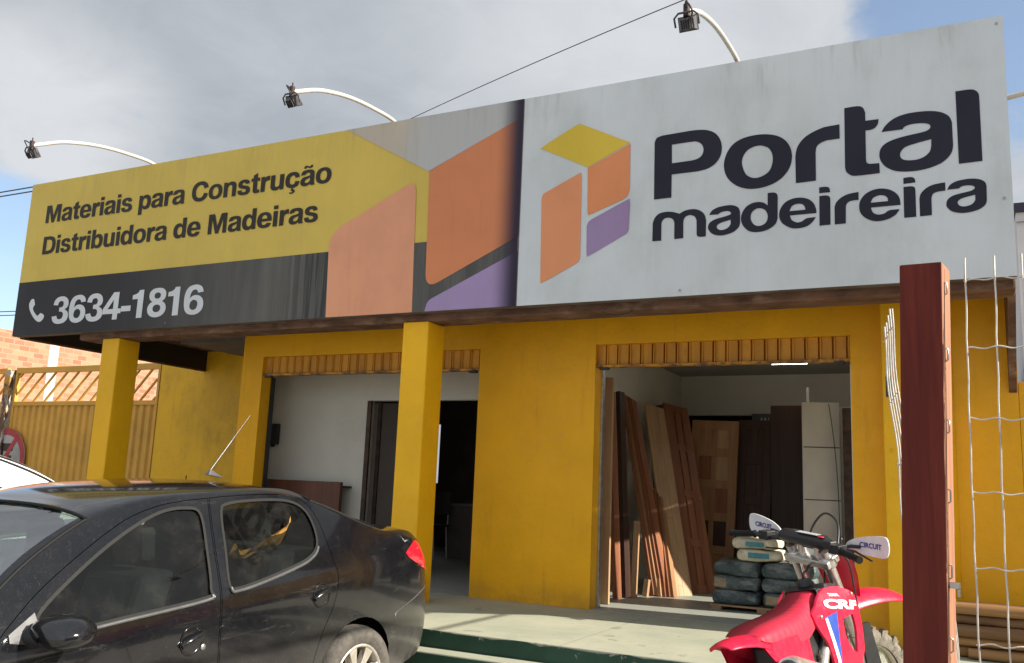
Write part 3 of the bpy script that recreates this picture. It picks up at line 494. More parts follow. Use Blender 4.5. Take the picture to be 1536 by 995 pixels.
A['salmon'] = [(-5.355, SZ0), (-5.388, 3.33, .24), (-4.432, 3.760, .085), (-4.393, SZ0)]
A['orange'] = [(-4.297, 3.824), (SPL, 4.203), (SPL, 3.123), (-4.268, 2.713, .10)]
A['purple'] = [(-4.262, SZ0), (-4.238, 2.610, .30), (SPL, 2.991), (SPL, SZ0)]
flat('black_band', [rect(SX0, SPL, SZ0, 3.155)], YS-.001, MS_B, pnl)
for k, nm, m in (('tan', 'tan_shape', MS_T), ('salmon', 'salmon_shape', MS_S), ('orange', 'orange_shape', MS_O), ('purple', 'purple_shape', MS_P)):
    flat(nm, [round_poly(A[k])], YS-.0035, m, pnl)
for k, nm, m in (('lyellow', 'logo_tile', MS_LY), ('lorange', 'logo_tile', MS_LO), ('lsalmon', 'logo_tile', MS_LS), ('lpurple', 'logo_tile', MS_LP)):
    flat(nm, [loop(A[k])], YS-.002, m, wpn)
for G in (GLYPHS_PORTAL, GLYPHS_MADEIREIRA): flat('lettering', [[loop(l, 7) for l in gl] for gl in G], YS-.002, MS_N, wpn)
heavy_text('lettering', 'Materiais para Construção', -9.62, -5.42, 3.853, .213, YS-.004, MS_K, pnl)
heavy_text('lettering', 'Distribuidora de Madeiras', -9.605, -5.545, 3.472, .213, YS-.004, MS_K, pnl)
heavy_text('lettering', '3634-1816', -9.27, -6.935, 2.634, .305, YS-.004, MS_G, pnl, -55)
flat('phone_symbol', [loop(A['phone'])], YS-.004, MS_G, pnl)
P(MB().box(SX0+.002, SX0+.06, YS+.102, 9.57, 2.52, 4.30), 'return_panel', mat('dark_return_panel', (.028, .022, .020), .6, 0, .2, 4), sign)
P(MB().box(SX0-.004, SX0+.066, YS+.102, 9.575, 2.50, 2.519), 'edge_strip', M_BEAM, sign)
P(MB().box(SX1-.05, SX1-.002, YS+.102, YS+.36, 2.62, 4.30), 'side_return', M_SFR, sign)
for x, z in ((-7.45, 2.56), (-1.95, 2.56), (.27, 3.05), (.28, 4.31), (-4.43, 4.17), (-4.62, 2.535)): P(MB().lathe([(0, -.004), (.008, -.003), (.010, 0)], 8, 0, Matrix.Translation((x, YS-.004, z)) @ Matrix.Rotation(R(90), 4, 'X')), 'bolt', M_STEEL, sign)
# ------------------------------------------------------------------ floodlights over the sign
M_ARM = mat('pale_arm_tube', (.62, .59, .53), .45, .2, .06, 3, dirt=.25, dirtc=(.40, .34, .26), dscale=2)
M_LAMP = mat('dark_lamp_metal', (.07, .068, .075), .5, .3, .3, 20)
M_LENS = mat('lamp_lens', (.35, .36, .38), .1, 0, .05, 5)
def floodlight(x, label, broken=0.0, flip=False):
    t = thing('floodlight', label, 'floodlight', (x, 6.9, 4.40), 'floodlights on arms above the sign')
    if flip:
        pts = [(.325, 6.9, 3.88), (.45, 6.9, 3.90), (.72, 6.85, 3.95), (1.0, 6.75, 3.96), (1.3, 6.6, 3.90)]; hx, hy, hz = 1.34, 6.56, 3.86
    else:
        pts = catmull([(x, 6.95, 4.30), (x, 6.70, 4.405), (x, 6.38, 4.402), (x, 5.98, 4.355), (x, 5.60, 4.255), (x, 5.34, 4.135), (x, 5.26, 4.095)], 5); hx, hy, hz = x, 5.24, 4.07
    P(MB().tube(pts, .019, 12), 'arm', M_ARM, t)
    P(MB().tube([(hx, hy+.01, hz-.02), (hx, hy+.01, hz+.065)], .022, 10).tube([(hx, hy+.01, hz+.06), (hx, hy+.01, hz+.10)], .006, 6), 'clamp', mat('rust_clamp', (.045, .024, .022), .7, .2, .3, 30), t)
    y0 = hy+.02; z0 = hz-.085
    # yoke, housing (tapered box facing back at the sign) and frame
    P(MB().tube([(hx-.078, y0+.01, z0+.01), (hx-.08, y0-.02, z0+.06), (hx-.05, y0-.03, z0+.085), (hx+.05, y0-.03, z0+.085), (hx+.08, y0-.02, z0+.06), (hx+.078, y0+.01, z0+.01)], .007, 6), 'yoke', M_LAMP, t)
    Mx = Matrix.Translation((hx, y0, z0+.02)) @ Matrix.Rotation(R(38+broken), 4, 'X') @ Matrix.Scale(.64, 4)
    g = MB(); fr = [(-.095, -.07), (.095, -.07), (.095, .07), (-.095, .07)]
    g.add([(a, .045, b) for a, b in fr]+[(a*.62, -.035, b*.6) for a, b in fr], [(0, 1, 5, 4), (1, 2, 6, 5), (2, 3, 7, 6), (3, 0, 4, 7), (4, 5, 6, 7)], 0, False, Mx)
    for k in range(5): g.box(-.05+.022*k, -.045+.022*k, -.055, -.03, -.05, .05, 0, Mx)
    P(g, 'housing', M_LAMP, t)
    P(MB().box(-.088, .088, .046, .052, -.063, .063, 0, Mx), 'lens', M_LENS, t)
    P(MB().box(-.10, .10, .045, .06, -.075, -.064, 0, Mx).box(-.10, .10, .045, .06, .064, .075, 0, Mx).box(-.10, -.089, .045, .06, -.063, .063, 0, Mx).box(.089, .10, .045, .06, -.063, .063, 0, Mx), 'lens_frame', M_LAMP, t)
    P(MB().tube(catmull([(hx+.02, y0-.03, z0+.02), (hx+.06, y0-.09, z0+.05), (hx+.02, y0-.10, z0+.12), (hx, hy+.02, hz+.03)], 5), .006, 6), 'cable', M_BLACK, t)
    return t
floodlight(-8.009, 'floodlight on a white curved arm above the yellow lettering, farthest from the white half')
floodlight(-4.782, 'floodlight on a curved arm above the tan triangle of the sign', 8)
floodlight(-1.522, 'floodlight on a curved arm above the white half of the sign, near the thin wire', -10)
floodlight(.33, 'thin arm floodlight sticking out past the right end of the sign', 0, True)
def cable(name, a, b, sag, r, label, n=14, group=None):
    a, b = V(a), V(b); pts = []
    for i in range(n+1): t = i/n; p = a.lerp(b, t); p.z -= sag*4*t*(1-t); pts.append(p)
    return tag(MB().tube(pts, r, 6).build(name, M_BLACK), label, 'cable', group)
cable('overhead_wire', (-4.72, 6.72, 4.40), (-1.524, 5.235, 4.165), -.02, .0035, 'thin black wire running from the sign top to the right floodlight')
for z, lb in ((7.08, 'upper black cable meeting the sign at its far left end'), (6.98, 'lower black cable meeting the sign at its far left end')):
    cable('overhead_cable', (-30, 12.2, z+.25), (-13, 11.8, z-.10), .06, .014, lb)
for z, lb in ((5.05, 'upper of two cables low over the brick wall'), (4.95, 'lower of two cables low over the brick wall')):
    cable('overhead_cable', (-30, 14.0, z+.1), (-11, 15.0, z-.2), .05, .012, lb)
cable('overhead_cable', (1.22, -3, 2.86), (1.22, 7.54, 2.70), .03, .017, 'street cable out over the yard, seen by its shadow on the pavement')

# ------------------------------------------------------------------ yard gate, stained wall and brick wall on the left
def gate_mat(name, c):
    m = MT(name); a = m.noise(2, 7, .65); b = m.noise(12, 6, .7, None, (1, 1, .25)); k = m.mix(m.ramp(a, .3, .7), sc(c, .85), sc(c, 1.08))
    k = m.mix(m.math('MULTIPLY', m.ramp(b, .58, .8), .35), k, (.16, .08, .03)); m.col(k).set(Roughness=.5); return m.m
M_GATE = gate_mat('ochre_gate_paint', (.66, .355, .045))
YG = 9.60
tag(MB().box(-10.79, -7.6, 9.58, 9.78, -.27, 2.95).build('yard_wall', M_YELS), 'blackened yellow wall between the corrugated gate and the shop bay', 'wall')
def gate(x0, x1, label, plain=False):
    t = thing('yard_gate', label, 'gate', ((x0+x1)/2, YG, -.2), 'corrugated yard gate leaves')
    zt0, zt1, zb = 2.56, 2.655, -.16
    P(MB().box(x0, x1, YG-.03, YG+.03, zt0, zt1).box(x0, x1, YG-.03, YG+.03, 2.02, 2.09).box(x0, x1, YG-.03, YG+.03, zb, zb+.06).box(x0, x0+.05, YG-.03, YG+.03, zb+.06, 2.02).box(x1-.05, x1, YG-.03, YG+.03, zb+.06, 2.02).box(x0, x0+.05, YG-.03, YG+.03, 2.09, zt0).box(x1-.05, x1, YG-.03, YG+.03, 2.09, zt0), 'frame', M_GATE, t, bevel=.006)
    g = MB(); n = int((x1-x0-.1)/.012); pts = []
    for i in range(n+1):
        x = x0+.05+(x1-x0-.1)*i/n; u = ((x-x0)/.155) % 1
        pts.append((x, YG+.018*cos(2*pi*u)+.010*cos(4*pi*u)))
    g.add([(x, y, z) for x, y in pts for z in (zb+.06, 2.02)], [(2*i, 2*i+2, 2*i+3, 2*i+1) for i in range(n)], 0, True)
    P(g, 'corrugated_sheet', M_GATE, t)
    d = .47; w = .038; x = x0-.35
    while x < x1-.05:
        a, b = x, x+d
        ua = max(0, (x0+.05-a)/d); ub = min(1, (x1-.05-w-a)/d)
        if ub > ua+.05:
            q = lambda u: (a+d*u, 2.09+(zt0-2.09)*u)
            (xa, za), (xb, zb_) = q(ua), q(ub)
            P(MB().prism([(xa, za), (xa+w, za), (xb+w, zb_), (xb, zb_)], (), YG-.014, YG+.014, lambda u, v, w_: (u, w_, v)), 'diagonal_bar', M_GATE, t)
        x += .275
    return t
gate(-14.17, -10.80, 'wide ochre gate leaf with diagonal bars behind the yellow pillar')
gate(-17.4, -14.40, 'ochre gate leaf cut by the left edge, beside the rusty post')
M_PEEL = MT('peeling_post'); q = M_PEEL; k = q.noise(7, 7, .7, None, (1, 1, .5))
q.col(q.mix(q.ramp(k, .46, .54), q.mix(q.ramp(q.noise(3, 5), .4, .6), (.42, .40, .36), (.45, .27, .03)), (.10, .055, .035))).set(Roughness=.7)
tag(MB().box(-14.36, -14.21, YG-.10, YG+.05, -.27, 2.62).build('gate_post', M_PEEL.m, bevel=.008), 'rusty peeling post between the two gate leaves', 'post')
t = thing('no_parking_sign', 'round white sign with red ring on the gate by the post', 'sign', (-14.08, YG-.06, .68))
MX = Matrix.Translation((-14.13, YG-.062, 1.14)) @ Matrix.Rotation(R(90), 4, 'X')
P(MB().lathe([(0, -.01), (.505, -.01), (.505, .004), (0, .004)], 64, 0, MX), 'plate', mat('sign_dull_white', (.40, .38, .36), .6, 0, .1, 5, dirt=.4), t)
M_RED = mat('sign_red', (.36, .035, .045), .55, 0, .15, 6)
P(MB().lathe([(.40, .007), (.507, .007)], 64, 0, MX, False), 'ring', M_RED, t, recalc=False)
g = MB(); add_text(g, 'E', lambda u, v: (u, YG-.070, v), -14.33, -13.93, .88, .52, .05, ref='E'); P(g, 'lettering', M_INK, t, recalc=False)
P(MB().prism([(-14.43, .80), (-14.37, .74), (-13.83, 1.48), (-13.89, 1.54)], (), 0, 0, lambda u, v, w: (u, YG-.072, v), 0, False), 'slash', M_RED, t, recalc=False)
# sunlit brick side wall of the neighbour, facing +X
def brick(name):
    m = MT(name); x, y, z = m.xyz(); cb = m.n('ShaderNodeCombineXYZ'); m.put(cb.inputs[0], y); m.put(cb.inputs[1], z)
    wob = m.noise(4, 3, .5)
    b = m.n('ShaderNodeTexBrick'); m.put(b.inputs['Vector'], cb.outputs[0]); b.inputs['Scale'].default_value = 1
    b.inputs['Brick Width'].default_value = .205; b.inputs['Row Height'].default_value = .095; b.inputs['Mortar Size'].default_value = .008; b.inputs['Mortar Smooth'].default_value = .4; b.inputs['Bias'].default_value = -.1
    b.inputs['Color1'].default_value = (.54, .24, .14, 1); b.inputs['Color2'].default_value = (.36, .125, .07, 1); b.inputs['Mortar'].default_value = (.36, .26, .20, 1)
    k = m.mix(m.math('MULTIPLY', m.ramp(m.noise(6, 7, .7), .5, .75), .5), b.outputs['Color'], (.46, .30, .22)); k = m.mix(m.math('MULTIPLY', m.ramp(wob, .6, .8), .4), k, (.25, .10, .06))
    m.col(k).set(Roughness=.9).bump(b.outputs['Fac'], -.5, .02); return m.m
t = thing('brick_wall', 'sunlit raw brick side wall with concrete posts behind the gate', 'wall', (-15.8, 14, -.27))
for y0, y1, zt in ((8.6, 11.06, 3.47), (11.27, 13.66, 3.47), (13.87, 18.0, 3.47)):
    P(MB().box(-15.75, -15.5, y0, y1, -.27, zt), 'brick_panel', brick('raw_brick') if y0 < 9 else bpy.data.materials['raw_brick'], t)
M_CONC = concrete('raw_concrete_post', (.50, .46, .40), (.60, .56, .49), .4)
for y0 in (11.062, 13.662): P(MB().box(-15.77, -15.49, y0, y0+.206, -.27, 3.52), 'concrete_post', M_CONC, t, bevel=.01)
# white building behind the yard, far right
t = thing('white_building', 'plain white building with dark bands beyond the yard, far right', 'building', (3, 15, -.27))
M_WB = mat('white_render', (.66, .66, .67), .8, 0, .06, 1.5)
M_NB = mat('navy_band', (.025, .024, .05), .6, 0, .1, 4)
P(MB().box(.70, 8, 14, 22, -.27, 5.12), 'wall', M_WB, t); P(MB().box(.68, 8.05, 13.95, 22, 5.122, 5.25), 'roof_band', M_NB, t)
P(MB().box(.69, 8, 13.97, 13.999, 2.70, 2.90), 'wall_band', M_NB, t)
P(MB().box(.85, 1.9, 13.98, 13.999, 3.15, 3.62).box(.85, 1.9, 13.98, 13.999, 3.72, 4.1), 'window', M_NB, t)
P(MB().box(.69, 8, 13.96, 13.999, 4.98, 5.0), 'trim_wire', M_STEEL, t)

# added house, unseen outside the frame on the right, to darken the car's reflections
t = thing('added_reflection_house', 'added low beige house with a tiled roof, out of view, darkens reflections', 'house', (13, 0, -.9))
P(MB().box(10.0, 16, -6, 5.5, -.9, 3.4), 'wall', mat('beige_render', (.22, .19, .15), .9, 0, .2, .8, dirt=.3), t)
P(MB().prism([(9.6, 3.35), (13, 4.7), (16.4, 3.35), (16.4, 3.47), (13, 4.84), (9.6, 3.47)], (), -6.4, 5.9, lambda u, v, w: (u, w, v)), 'roof', mat('clay_tile', (.26, .11, .065), .85, 0, .3, 7, .5, 18), t)
for y0, y1, z0, z1, nm in ((-4.6, -3.2, .2, 1.5, 'window'), (1.2, 2.6, .2, 1.5, 'window'), (-1.2, -.2, -.8, 1.4, 'door')):
    w_ = P(MB().box(9.95, 9.999, y0, y1, z0, z1), nm, M_RUST, t, bevel=.01)
    if nm == 'window':
        for a_ in (y0+.06, (y0+y1)/2+.03): P(MB().box(9.94, 9.949, a_, a_+(y1-y0)/2-.09, z0+.06, z1-.06), 'pane', M_LENS, w_)

# ------------------------------------------------------------------ timber post and wire mesh in front
post_w = wood('dark_red_timber', (.085, .009, .006), (.155, .022, .013), 'z', .75, 22)
lean = Matrix.Translation((-.1286, 2.6, 0)) @ Matrix.Rotation(R(1.26), 4, 'Y') @ Matrix.Translation((0, .05, 0)) @ Matrix.Rotation(R(-9), 4, 'Z') @ Matrix.Translation((0, -.05, 0))
zb = street_z(2.6)
t = thing('timber_post', 'dark red square timber post standing in front of the shop', 'post', (-.13, 2.66, zb))
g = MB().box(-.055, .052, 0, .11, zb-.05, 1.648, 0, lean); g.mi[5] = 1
P(g, 'post', [post_w, wood('pale_post_side', (.30, .13, .075), (.40, .20, .12), 'z', .75, 22)], t, bevel=.004)  # right face of the post coloured paler than its other faces
P(MB().box(.0525, .078, .015, .035, .80, .815, 0, lean).box(.072, .078, .015, .035, .78, .80, 0, lean), 'bracket', M_STEEL, t, bevel=.003)
for zz in (1.58, 1.40, 1.21, 1.03, .84, .66, .47):
    P(MB().tube([(.0535, .028, zz-.018), (.0585, .028, zz-.014), (.0585, .028, zz+.014), (.0535, .028, zz+.018)], .0022, 6, 0, True, lean), 'staple', M_STEEL, t)
M_WIRE = mat('galvanised_wire', (.56, .54, .50), .45, .35, .15, 30, dirt=.5, dirtc=(.24, .15, .09), dscale=14)
def mesh_panel(label, org, ex, ez, cols, rows, top, bot, dx, dz, bend, phase):
    """crimped wire mesh: verticals slightly bowed, horizontals woven in a wave"""
    t = thing('wire_mesh', label, 'wire mesh', org, 'sheets of wire mesh by the timber post'); O = V(org); ex = V(ex).normalized(); ez = V(ez).normalized(); ny = ex.cross(ez).normalized()
    pt = lambda u, v, d=0: O+ex*u+ez*v+ny*(d+bend*sin(v*2.3+phase)*.5)
    for i in range(cols):
        u = i*dx+random.uniform(-.004, .004); ph = random.uniform(0, 6); h = top+random.uniform(-.008, .01)
        P(MB().tube([pt(u+.003*sin(v*3.2+ph)+.0012*sin(v*2*pi/dz), v, .0045*cos(v*pi/dz)) for v in [bot+(h-bot)*k/40 for k in range(41)]], .0026, 6), 'vertical_wire', M_WIRE, t)
    for j in range(rows):
        v = top-.055-j*dz
        if v < bot: break
        P(MB().tube([pt(u, v+.003*sin(2*pi*u/(dx*1.0)+j)+.003*sin(u*9+j), .0045*cos(pi*u/dx+pi)) for u in [-.004+((cols-1)*dx+.008)*k/(cols*8) for k in range(cols*8+1)]], .0020, 6), 'crossing_wire', M_WIRE, t)
    return t
mesh_panel('crimped wire mesh stretched from the timber post out to the right', (-.0105, 2.63, 0), (1, .02, 0), (.010, 0, 1), 16, 12, 1.655, -.52, .066, .186, .01, 0)
mesh_panel('bent end of wire mesh seen edge on behind the left side of the timber post', (-.142, 2.80, .40), (-.15, 1, 0), (-.036, -.02, 1), 5, 7, 1.17, -.55, .075, .193, .03, 1)
mesh_panel('bundle of wire mesh seen edge on behind the right side of the timber post', (-.066, 2.86, -.2), (.02, 1, 0), (.012, 0, 1), 3, 6, 1.38, -.30, .075, .193, .02, 2)

# ------------------------------------------------------------------ logs against the yard wall
M_BARK = wood('peeled_log', (.25, .125, .045), (.40, .22, .09), 'x', .7, 8); M_BARK2 = wood('dark_log', (.12, .062, .03), (.24, .13, .06), 'x', .7, 8)
random.seed(21); n = 0; z = .040
words = ['lowest row', 'second row', 'third row', 'fourth row', 'top row']
for j in range(5):
    cnt = 5 if j < 2 else 4 if j < 4 else 3
    for i in range(cnt):
        r = random.uniform(.032, .041); y = 7.08+.080*i+(.040 if j % 2 else 0)
        x0 = -.15+random.uniform(-.05, .05); L = random.uniform(1.6, 2.2)
        if i == 0 and j in (1, 3): L = random.uniform(.42, .55)
        if i == 0 and j == 0: x0 += .06
        dy = random.uniform(-.025, .025); rr = [r*random.uniform(.95, 1.05) for _ in range(9)]
        pts = [(x0+L*k/8, y+dy*(k/8-.2)+random.uniform(-.004, .004), z+random.uniform(-.003, .003)) for k in range(9)]
        place = ['front', 'second from the front', 'third from the front', 'fourth from the front', 'back'][i]
        tag(MB().tube(pts, rr, 14).build('log', (M_BARK, M_BARK2, M_BARK, M_BARK, M_BARK2)[(i*2+j*3) % 5]), 'round peeled log in the %s of the pile, %s' % (words[j], place), 'log', 'round logs stacked by the yard wall')
    z += .072
# ------------------------------------------------------------------ cars
def inpoly(p, l):
    x, y = p; c = False; j = len(l)-1
    for i in range(len(l)):
        (a, b), (d, e) = l[i], l[j]
        if (b > y) != (e > y) and x < (d-a)*(y-b)/(e-b)+a: c = not c
        j = i
    return c
def resample(l, step, closed=True):
    out = []; n = len(l)
    for i in range(n if closed else n-1):
        a, b = l[i], l[(i+1) % n]; d = math.dist(a, b); k = max(1, int(math.ceil(d/step)))
        out += [(a[0]+(b[0]-a[0])*j/k, a[1]+(b[1]-a[1])*j/k) for j in range(k)]
    if not closed: out.append(tuple(l[-1]))
    return out
def area(l): return .5*sum(l[i-1][0]*l[i][1]-l[i][0]*l[i-1][1] for i in range(len(l)))
def offset(l, d):      # positive d shrinks
    if area(l) < 0: l = l[::-1]
    n = len(l); out = []
    for i in range(n):
        a, b, c = V((*l[i-1], 0)), V((*l[i], 0)), V((*l[(i+1) % n], 0))
        n1 = (b-a).normalized(); n2 = (c-b).normalized(); nn = V((-(n1.y+n2.y), n1.x+n2.x, 0))
        nn = nn.normalized() if nn.length > 1e-6 else V((-n1.y, n1.x, 0)); k = max(.4, nn.dot(V((-n1.y, n1.x, 0))))
        q = b+nn*(d/k); out.append((q.x, q.y))
    return out
def shell(outer, holes=(), step=.05):
    """triangulated flat region with interior points: 2-D verts, tris"""
    loops = [list(outer)]+[list(h) for h in holes]; vs = []; es = []
    for l in loops:
        n = len(vs); vs += l; es += [(n+i, n+(i+1) % len(l)) for i in range(len(l))]
    x0 = min(p[0] for p in outer); x1 = max(p[0] for p in outer); y0 = min(p[1] for p in outer); y1 = max(p[1] for p in outer)
    bnd = list(vs); j = 0; y = y0+step/2
    while y < y1:
        x = x0+(step/2 if j % 2 else 0)
        while x < x1:
            p = (x, y)
            if inpoly(p, outer) and not any(inpoly(p, h) for h in holes) and min((q[0]-x)**2+(q[1]-y)**2 for q in bnd) > (.55*step)**2: vs.append(p)
            x += step
        y += step*.87; j += 1
    r = delaunay_2d_cdt([V(p) for p in vs], es, [], 0, 1e-6); v2 = [(p.x, p.y) for p in r[0]]; fs = []
    for f in r[2]:
        c = (sum(v2[i][0] for i in f)/len(f), sum(v2[i][1] for i in f)/len(f))
        if inpoly(c, outer) and not any(inpoly(c, h) for h in holes): fs.append(tuple(f))
    return v2, fs
sp = lambda x: .03*log(1+exp(min(40, x/.03)))
def inset(s, z):
    i = .02+.45*sp(z-.93)-.45*sp(-.6)+.19*max(0, s-3.2)**2+.30*max(0, 1.0-s)**2+1.5*max(0, s-4.06)**2+.8*max(0, .25-s)**2
    i += .16*max(0, .50-z)**2*4 + .05*max(0, .93-z)**2
    return i+.010*exp(-((z-.62)/.05)**2)*(1 if .9 < s < 3.2 else 0)*0
HWD = .826
def cy(s, z, d=0): return HWD-inset(s, z)-d
EPATH = [(.24, .24), (.10, .30), (.05, .45), (.07, .60), (.15, .71), (.38, .80), (.72, .885), (1.02, .955), (1.16, 1.035), (1.30, 1.135), (1.47, 1.236), (1.70, 1.343), (1.87, 1.385), (2.09, 1.406), (2.40, 1.404), (2.75, 1.379), (2.99, 1.325), (3.18, 1.245), (3.35, 1.165), (3.50, 1.108), (3.66, 1.075), (3.84, 1.058), (3.945, 1.03), (4.005, .965), (4.065, .87), (4.12, .74), (4.205, .64), (4.27, .56), (4.28, .44), (4.22, .31), (4.05, .25)]
EP = [(p[0], p[1]) for p in catmull([(a, b, 0) for a, b in EPATH], 4)]
arc = lambda c, r, a0, a1, n=18: [(c+r*cos(a0+(a1-a0)*k/n), .31+r*sin(a0+(a1-a0)*k/n)) for k in range(n+1)]
aa = math.asin(.075/.338)
OUT = EP+resample([(4.05, .25), (3.27+.338*cos(aa), .235)], .06, False)[1:]+arc(3.27, .338, -aa, pi+aa)[1:]+resample([(3.27-.338*cos(aa), .235), (.827+.338*cos(aa), .235)], .08, False)[1:]+arc(.827, .338, -aa, pi+aa)[1:]
FD = loop([(1.19, .30, 1), (1.165, .60), (1.20, .90), (1.262, .990, 1), (1.42, 1.105), (1.646, 1.228), (1.872, 1.330), (2.05, 1.374), (2.2, 1.386), (2.362, 1.387, 1), (2.334, 1.254), (2.300, 1.044), (2.272, .80), (2.262, .30, 1)], 5)
RD = loop([(2.268, .30, 1), (2.278, .80), (2.306, 1.044), (2.340, 1.254), (2.368, 1.387, 1), (2.6, 1.383), (2.85, 1.364), (2.975, 1.328), (3.035, 1.27), (3.068, 1.18), (3.082, 1.03), (3.098, .887), (3.058, .753), (2.985, .643), (2.925, .52), (2.895, .42), (2.885, .30, 1)], 5)
FW = loop([(1.400, .972), (1.42, 1.035), (1.646, 1.172), (1.872, 1.280), (2.07, 1.344), (2.22, 1.350), (2.290, 1.315), (2.270, 1.15), (2.236, .985), (2.20, .952), (1.741, .946), (1.45, .944)], 5)
RW = loop([(2.385, 1.150), (2.420, 1.310), (2.47, 1.347), (2.667, 1.348), (2.88, 1.325), (2.985, 1.265), (3.012, 1.16), (2.985, 1.075), (2.90, 1.030), (2.784, 1.006), (2.585, .978), (2.40, .962), (2.352, .985)], 5)
TAIL = loop([(3.79, .935, 1), (3.88, .965), (3.96, .985), (4.01, .960, 1), (4.075, .86), (4.135, .765, 1), (4.05, .80), (3.90, .865), (3.82, .905)], 5)
def car_paint(name, c, dust, dustc=(.22, .195, .16), rough=.16):
    m = MT(name); z = m.xyz(m.obj)[2]; a = m.noise(2.2, 8, .68, m.obj); b = m.noise(38, 5, .75, m.obj); s1 = m.noise(5, 8, .75, m.obj, (.35, 1, 2.2), (3, 1, 2), .8)
    d = m.math('ADD', m.math('MULTIPLY', m.ramp(a, .3, .85), .16), m.math('MULTIPLY', m.ramp(b, .50, .85), .30)); d = m.math('ADD', d, m.math('MULTIPLY', m.ramp(s1, .60, .64), .35))
    sp2 = m.noise(160, 2, .6, m.obj); d = m.math('ADD', d, m.math('MULTIPLY', m.ramp(sp2, .62, .75), .5))
    d = m.math('ADD', d, m.math('MULTIPLY', m.ramp(z, .85, .25, 0, 1.3), m.ramp(a, .2, .7, .5, 1))); d = m.math('MULTIPLY', d, dust, None, True)
    m.col(m.mix(d, c, dustc)).set(Roughness=m.math('ADD', m.math('MULTIPLY', d, .9), rough, None, True), Specular_IOR_Level=.5, Coat_Weight=.35, Coat_Roughness=m.math('MULTIPLY', d, .8, None, True))
    return m.m
PB = car_paint('dusty_black_paint', (.0038, .0041, .0060), .20, (.23, .215, .19), .10); PW = car_paint('white_car_paint', (.75, .75, .75), .03, rough=.3)
G_GLASS = glass('car_glass', (.38, .44, .41), .06, .8); G_FRONT = glass('windscreen_glass', (.66, .80, .72), .02, .40); G_REAR = glass('tinted_rear_glass', (.34, .38, .36), .06, .5)
M_RUB = mat('black_rubber', (.008, .008, .008), .6, 0, .2, 30, spec=.25); M_TRIM = mat('grey_window_trim', (.12, .12, .125), .3, .4, .1, 10)
M_TYRE = mat('dusty_tyre', (.085, .076, .066), .9, 0, .3, 25, .5, 90, obj=True); M_RIM = mat('dusty_alloy', (.56, .52, .45), .38, .55, .18, 14, obj=True, dirt=.4, dirtc=(.2, .17, .13), dscale=9)
M_LIGHT = MT('red_lamp'); M_LIGHT.col((.52, .008, .022)).set(Roughness=.12, Coat_Weight=1.0); M_LIGHT = M_LIGHT.m
M_SEAT = mat('dark_seat_cloth', (.030, .030, .033), .9, 0, .2, 30); M_CAB = mat('cabin_trim', (.040, .039, .037), .8, 0, .2, 10); M_HEAD = mat('headlining', (.20, .19, .17), .9, 0, .1, 10)
M_CLOTH = mat('ochre_cloth', (.52, .26, .05), .9, 0, .25, 18, .3, 60)
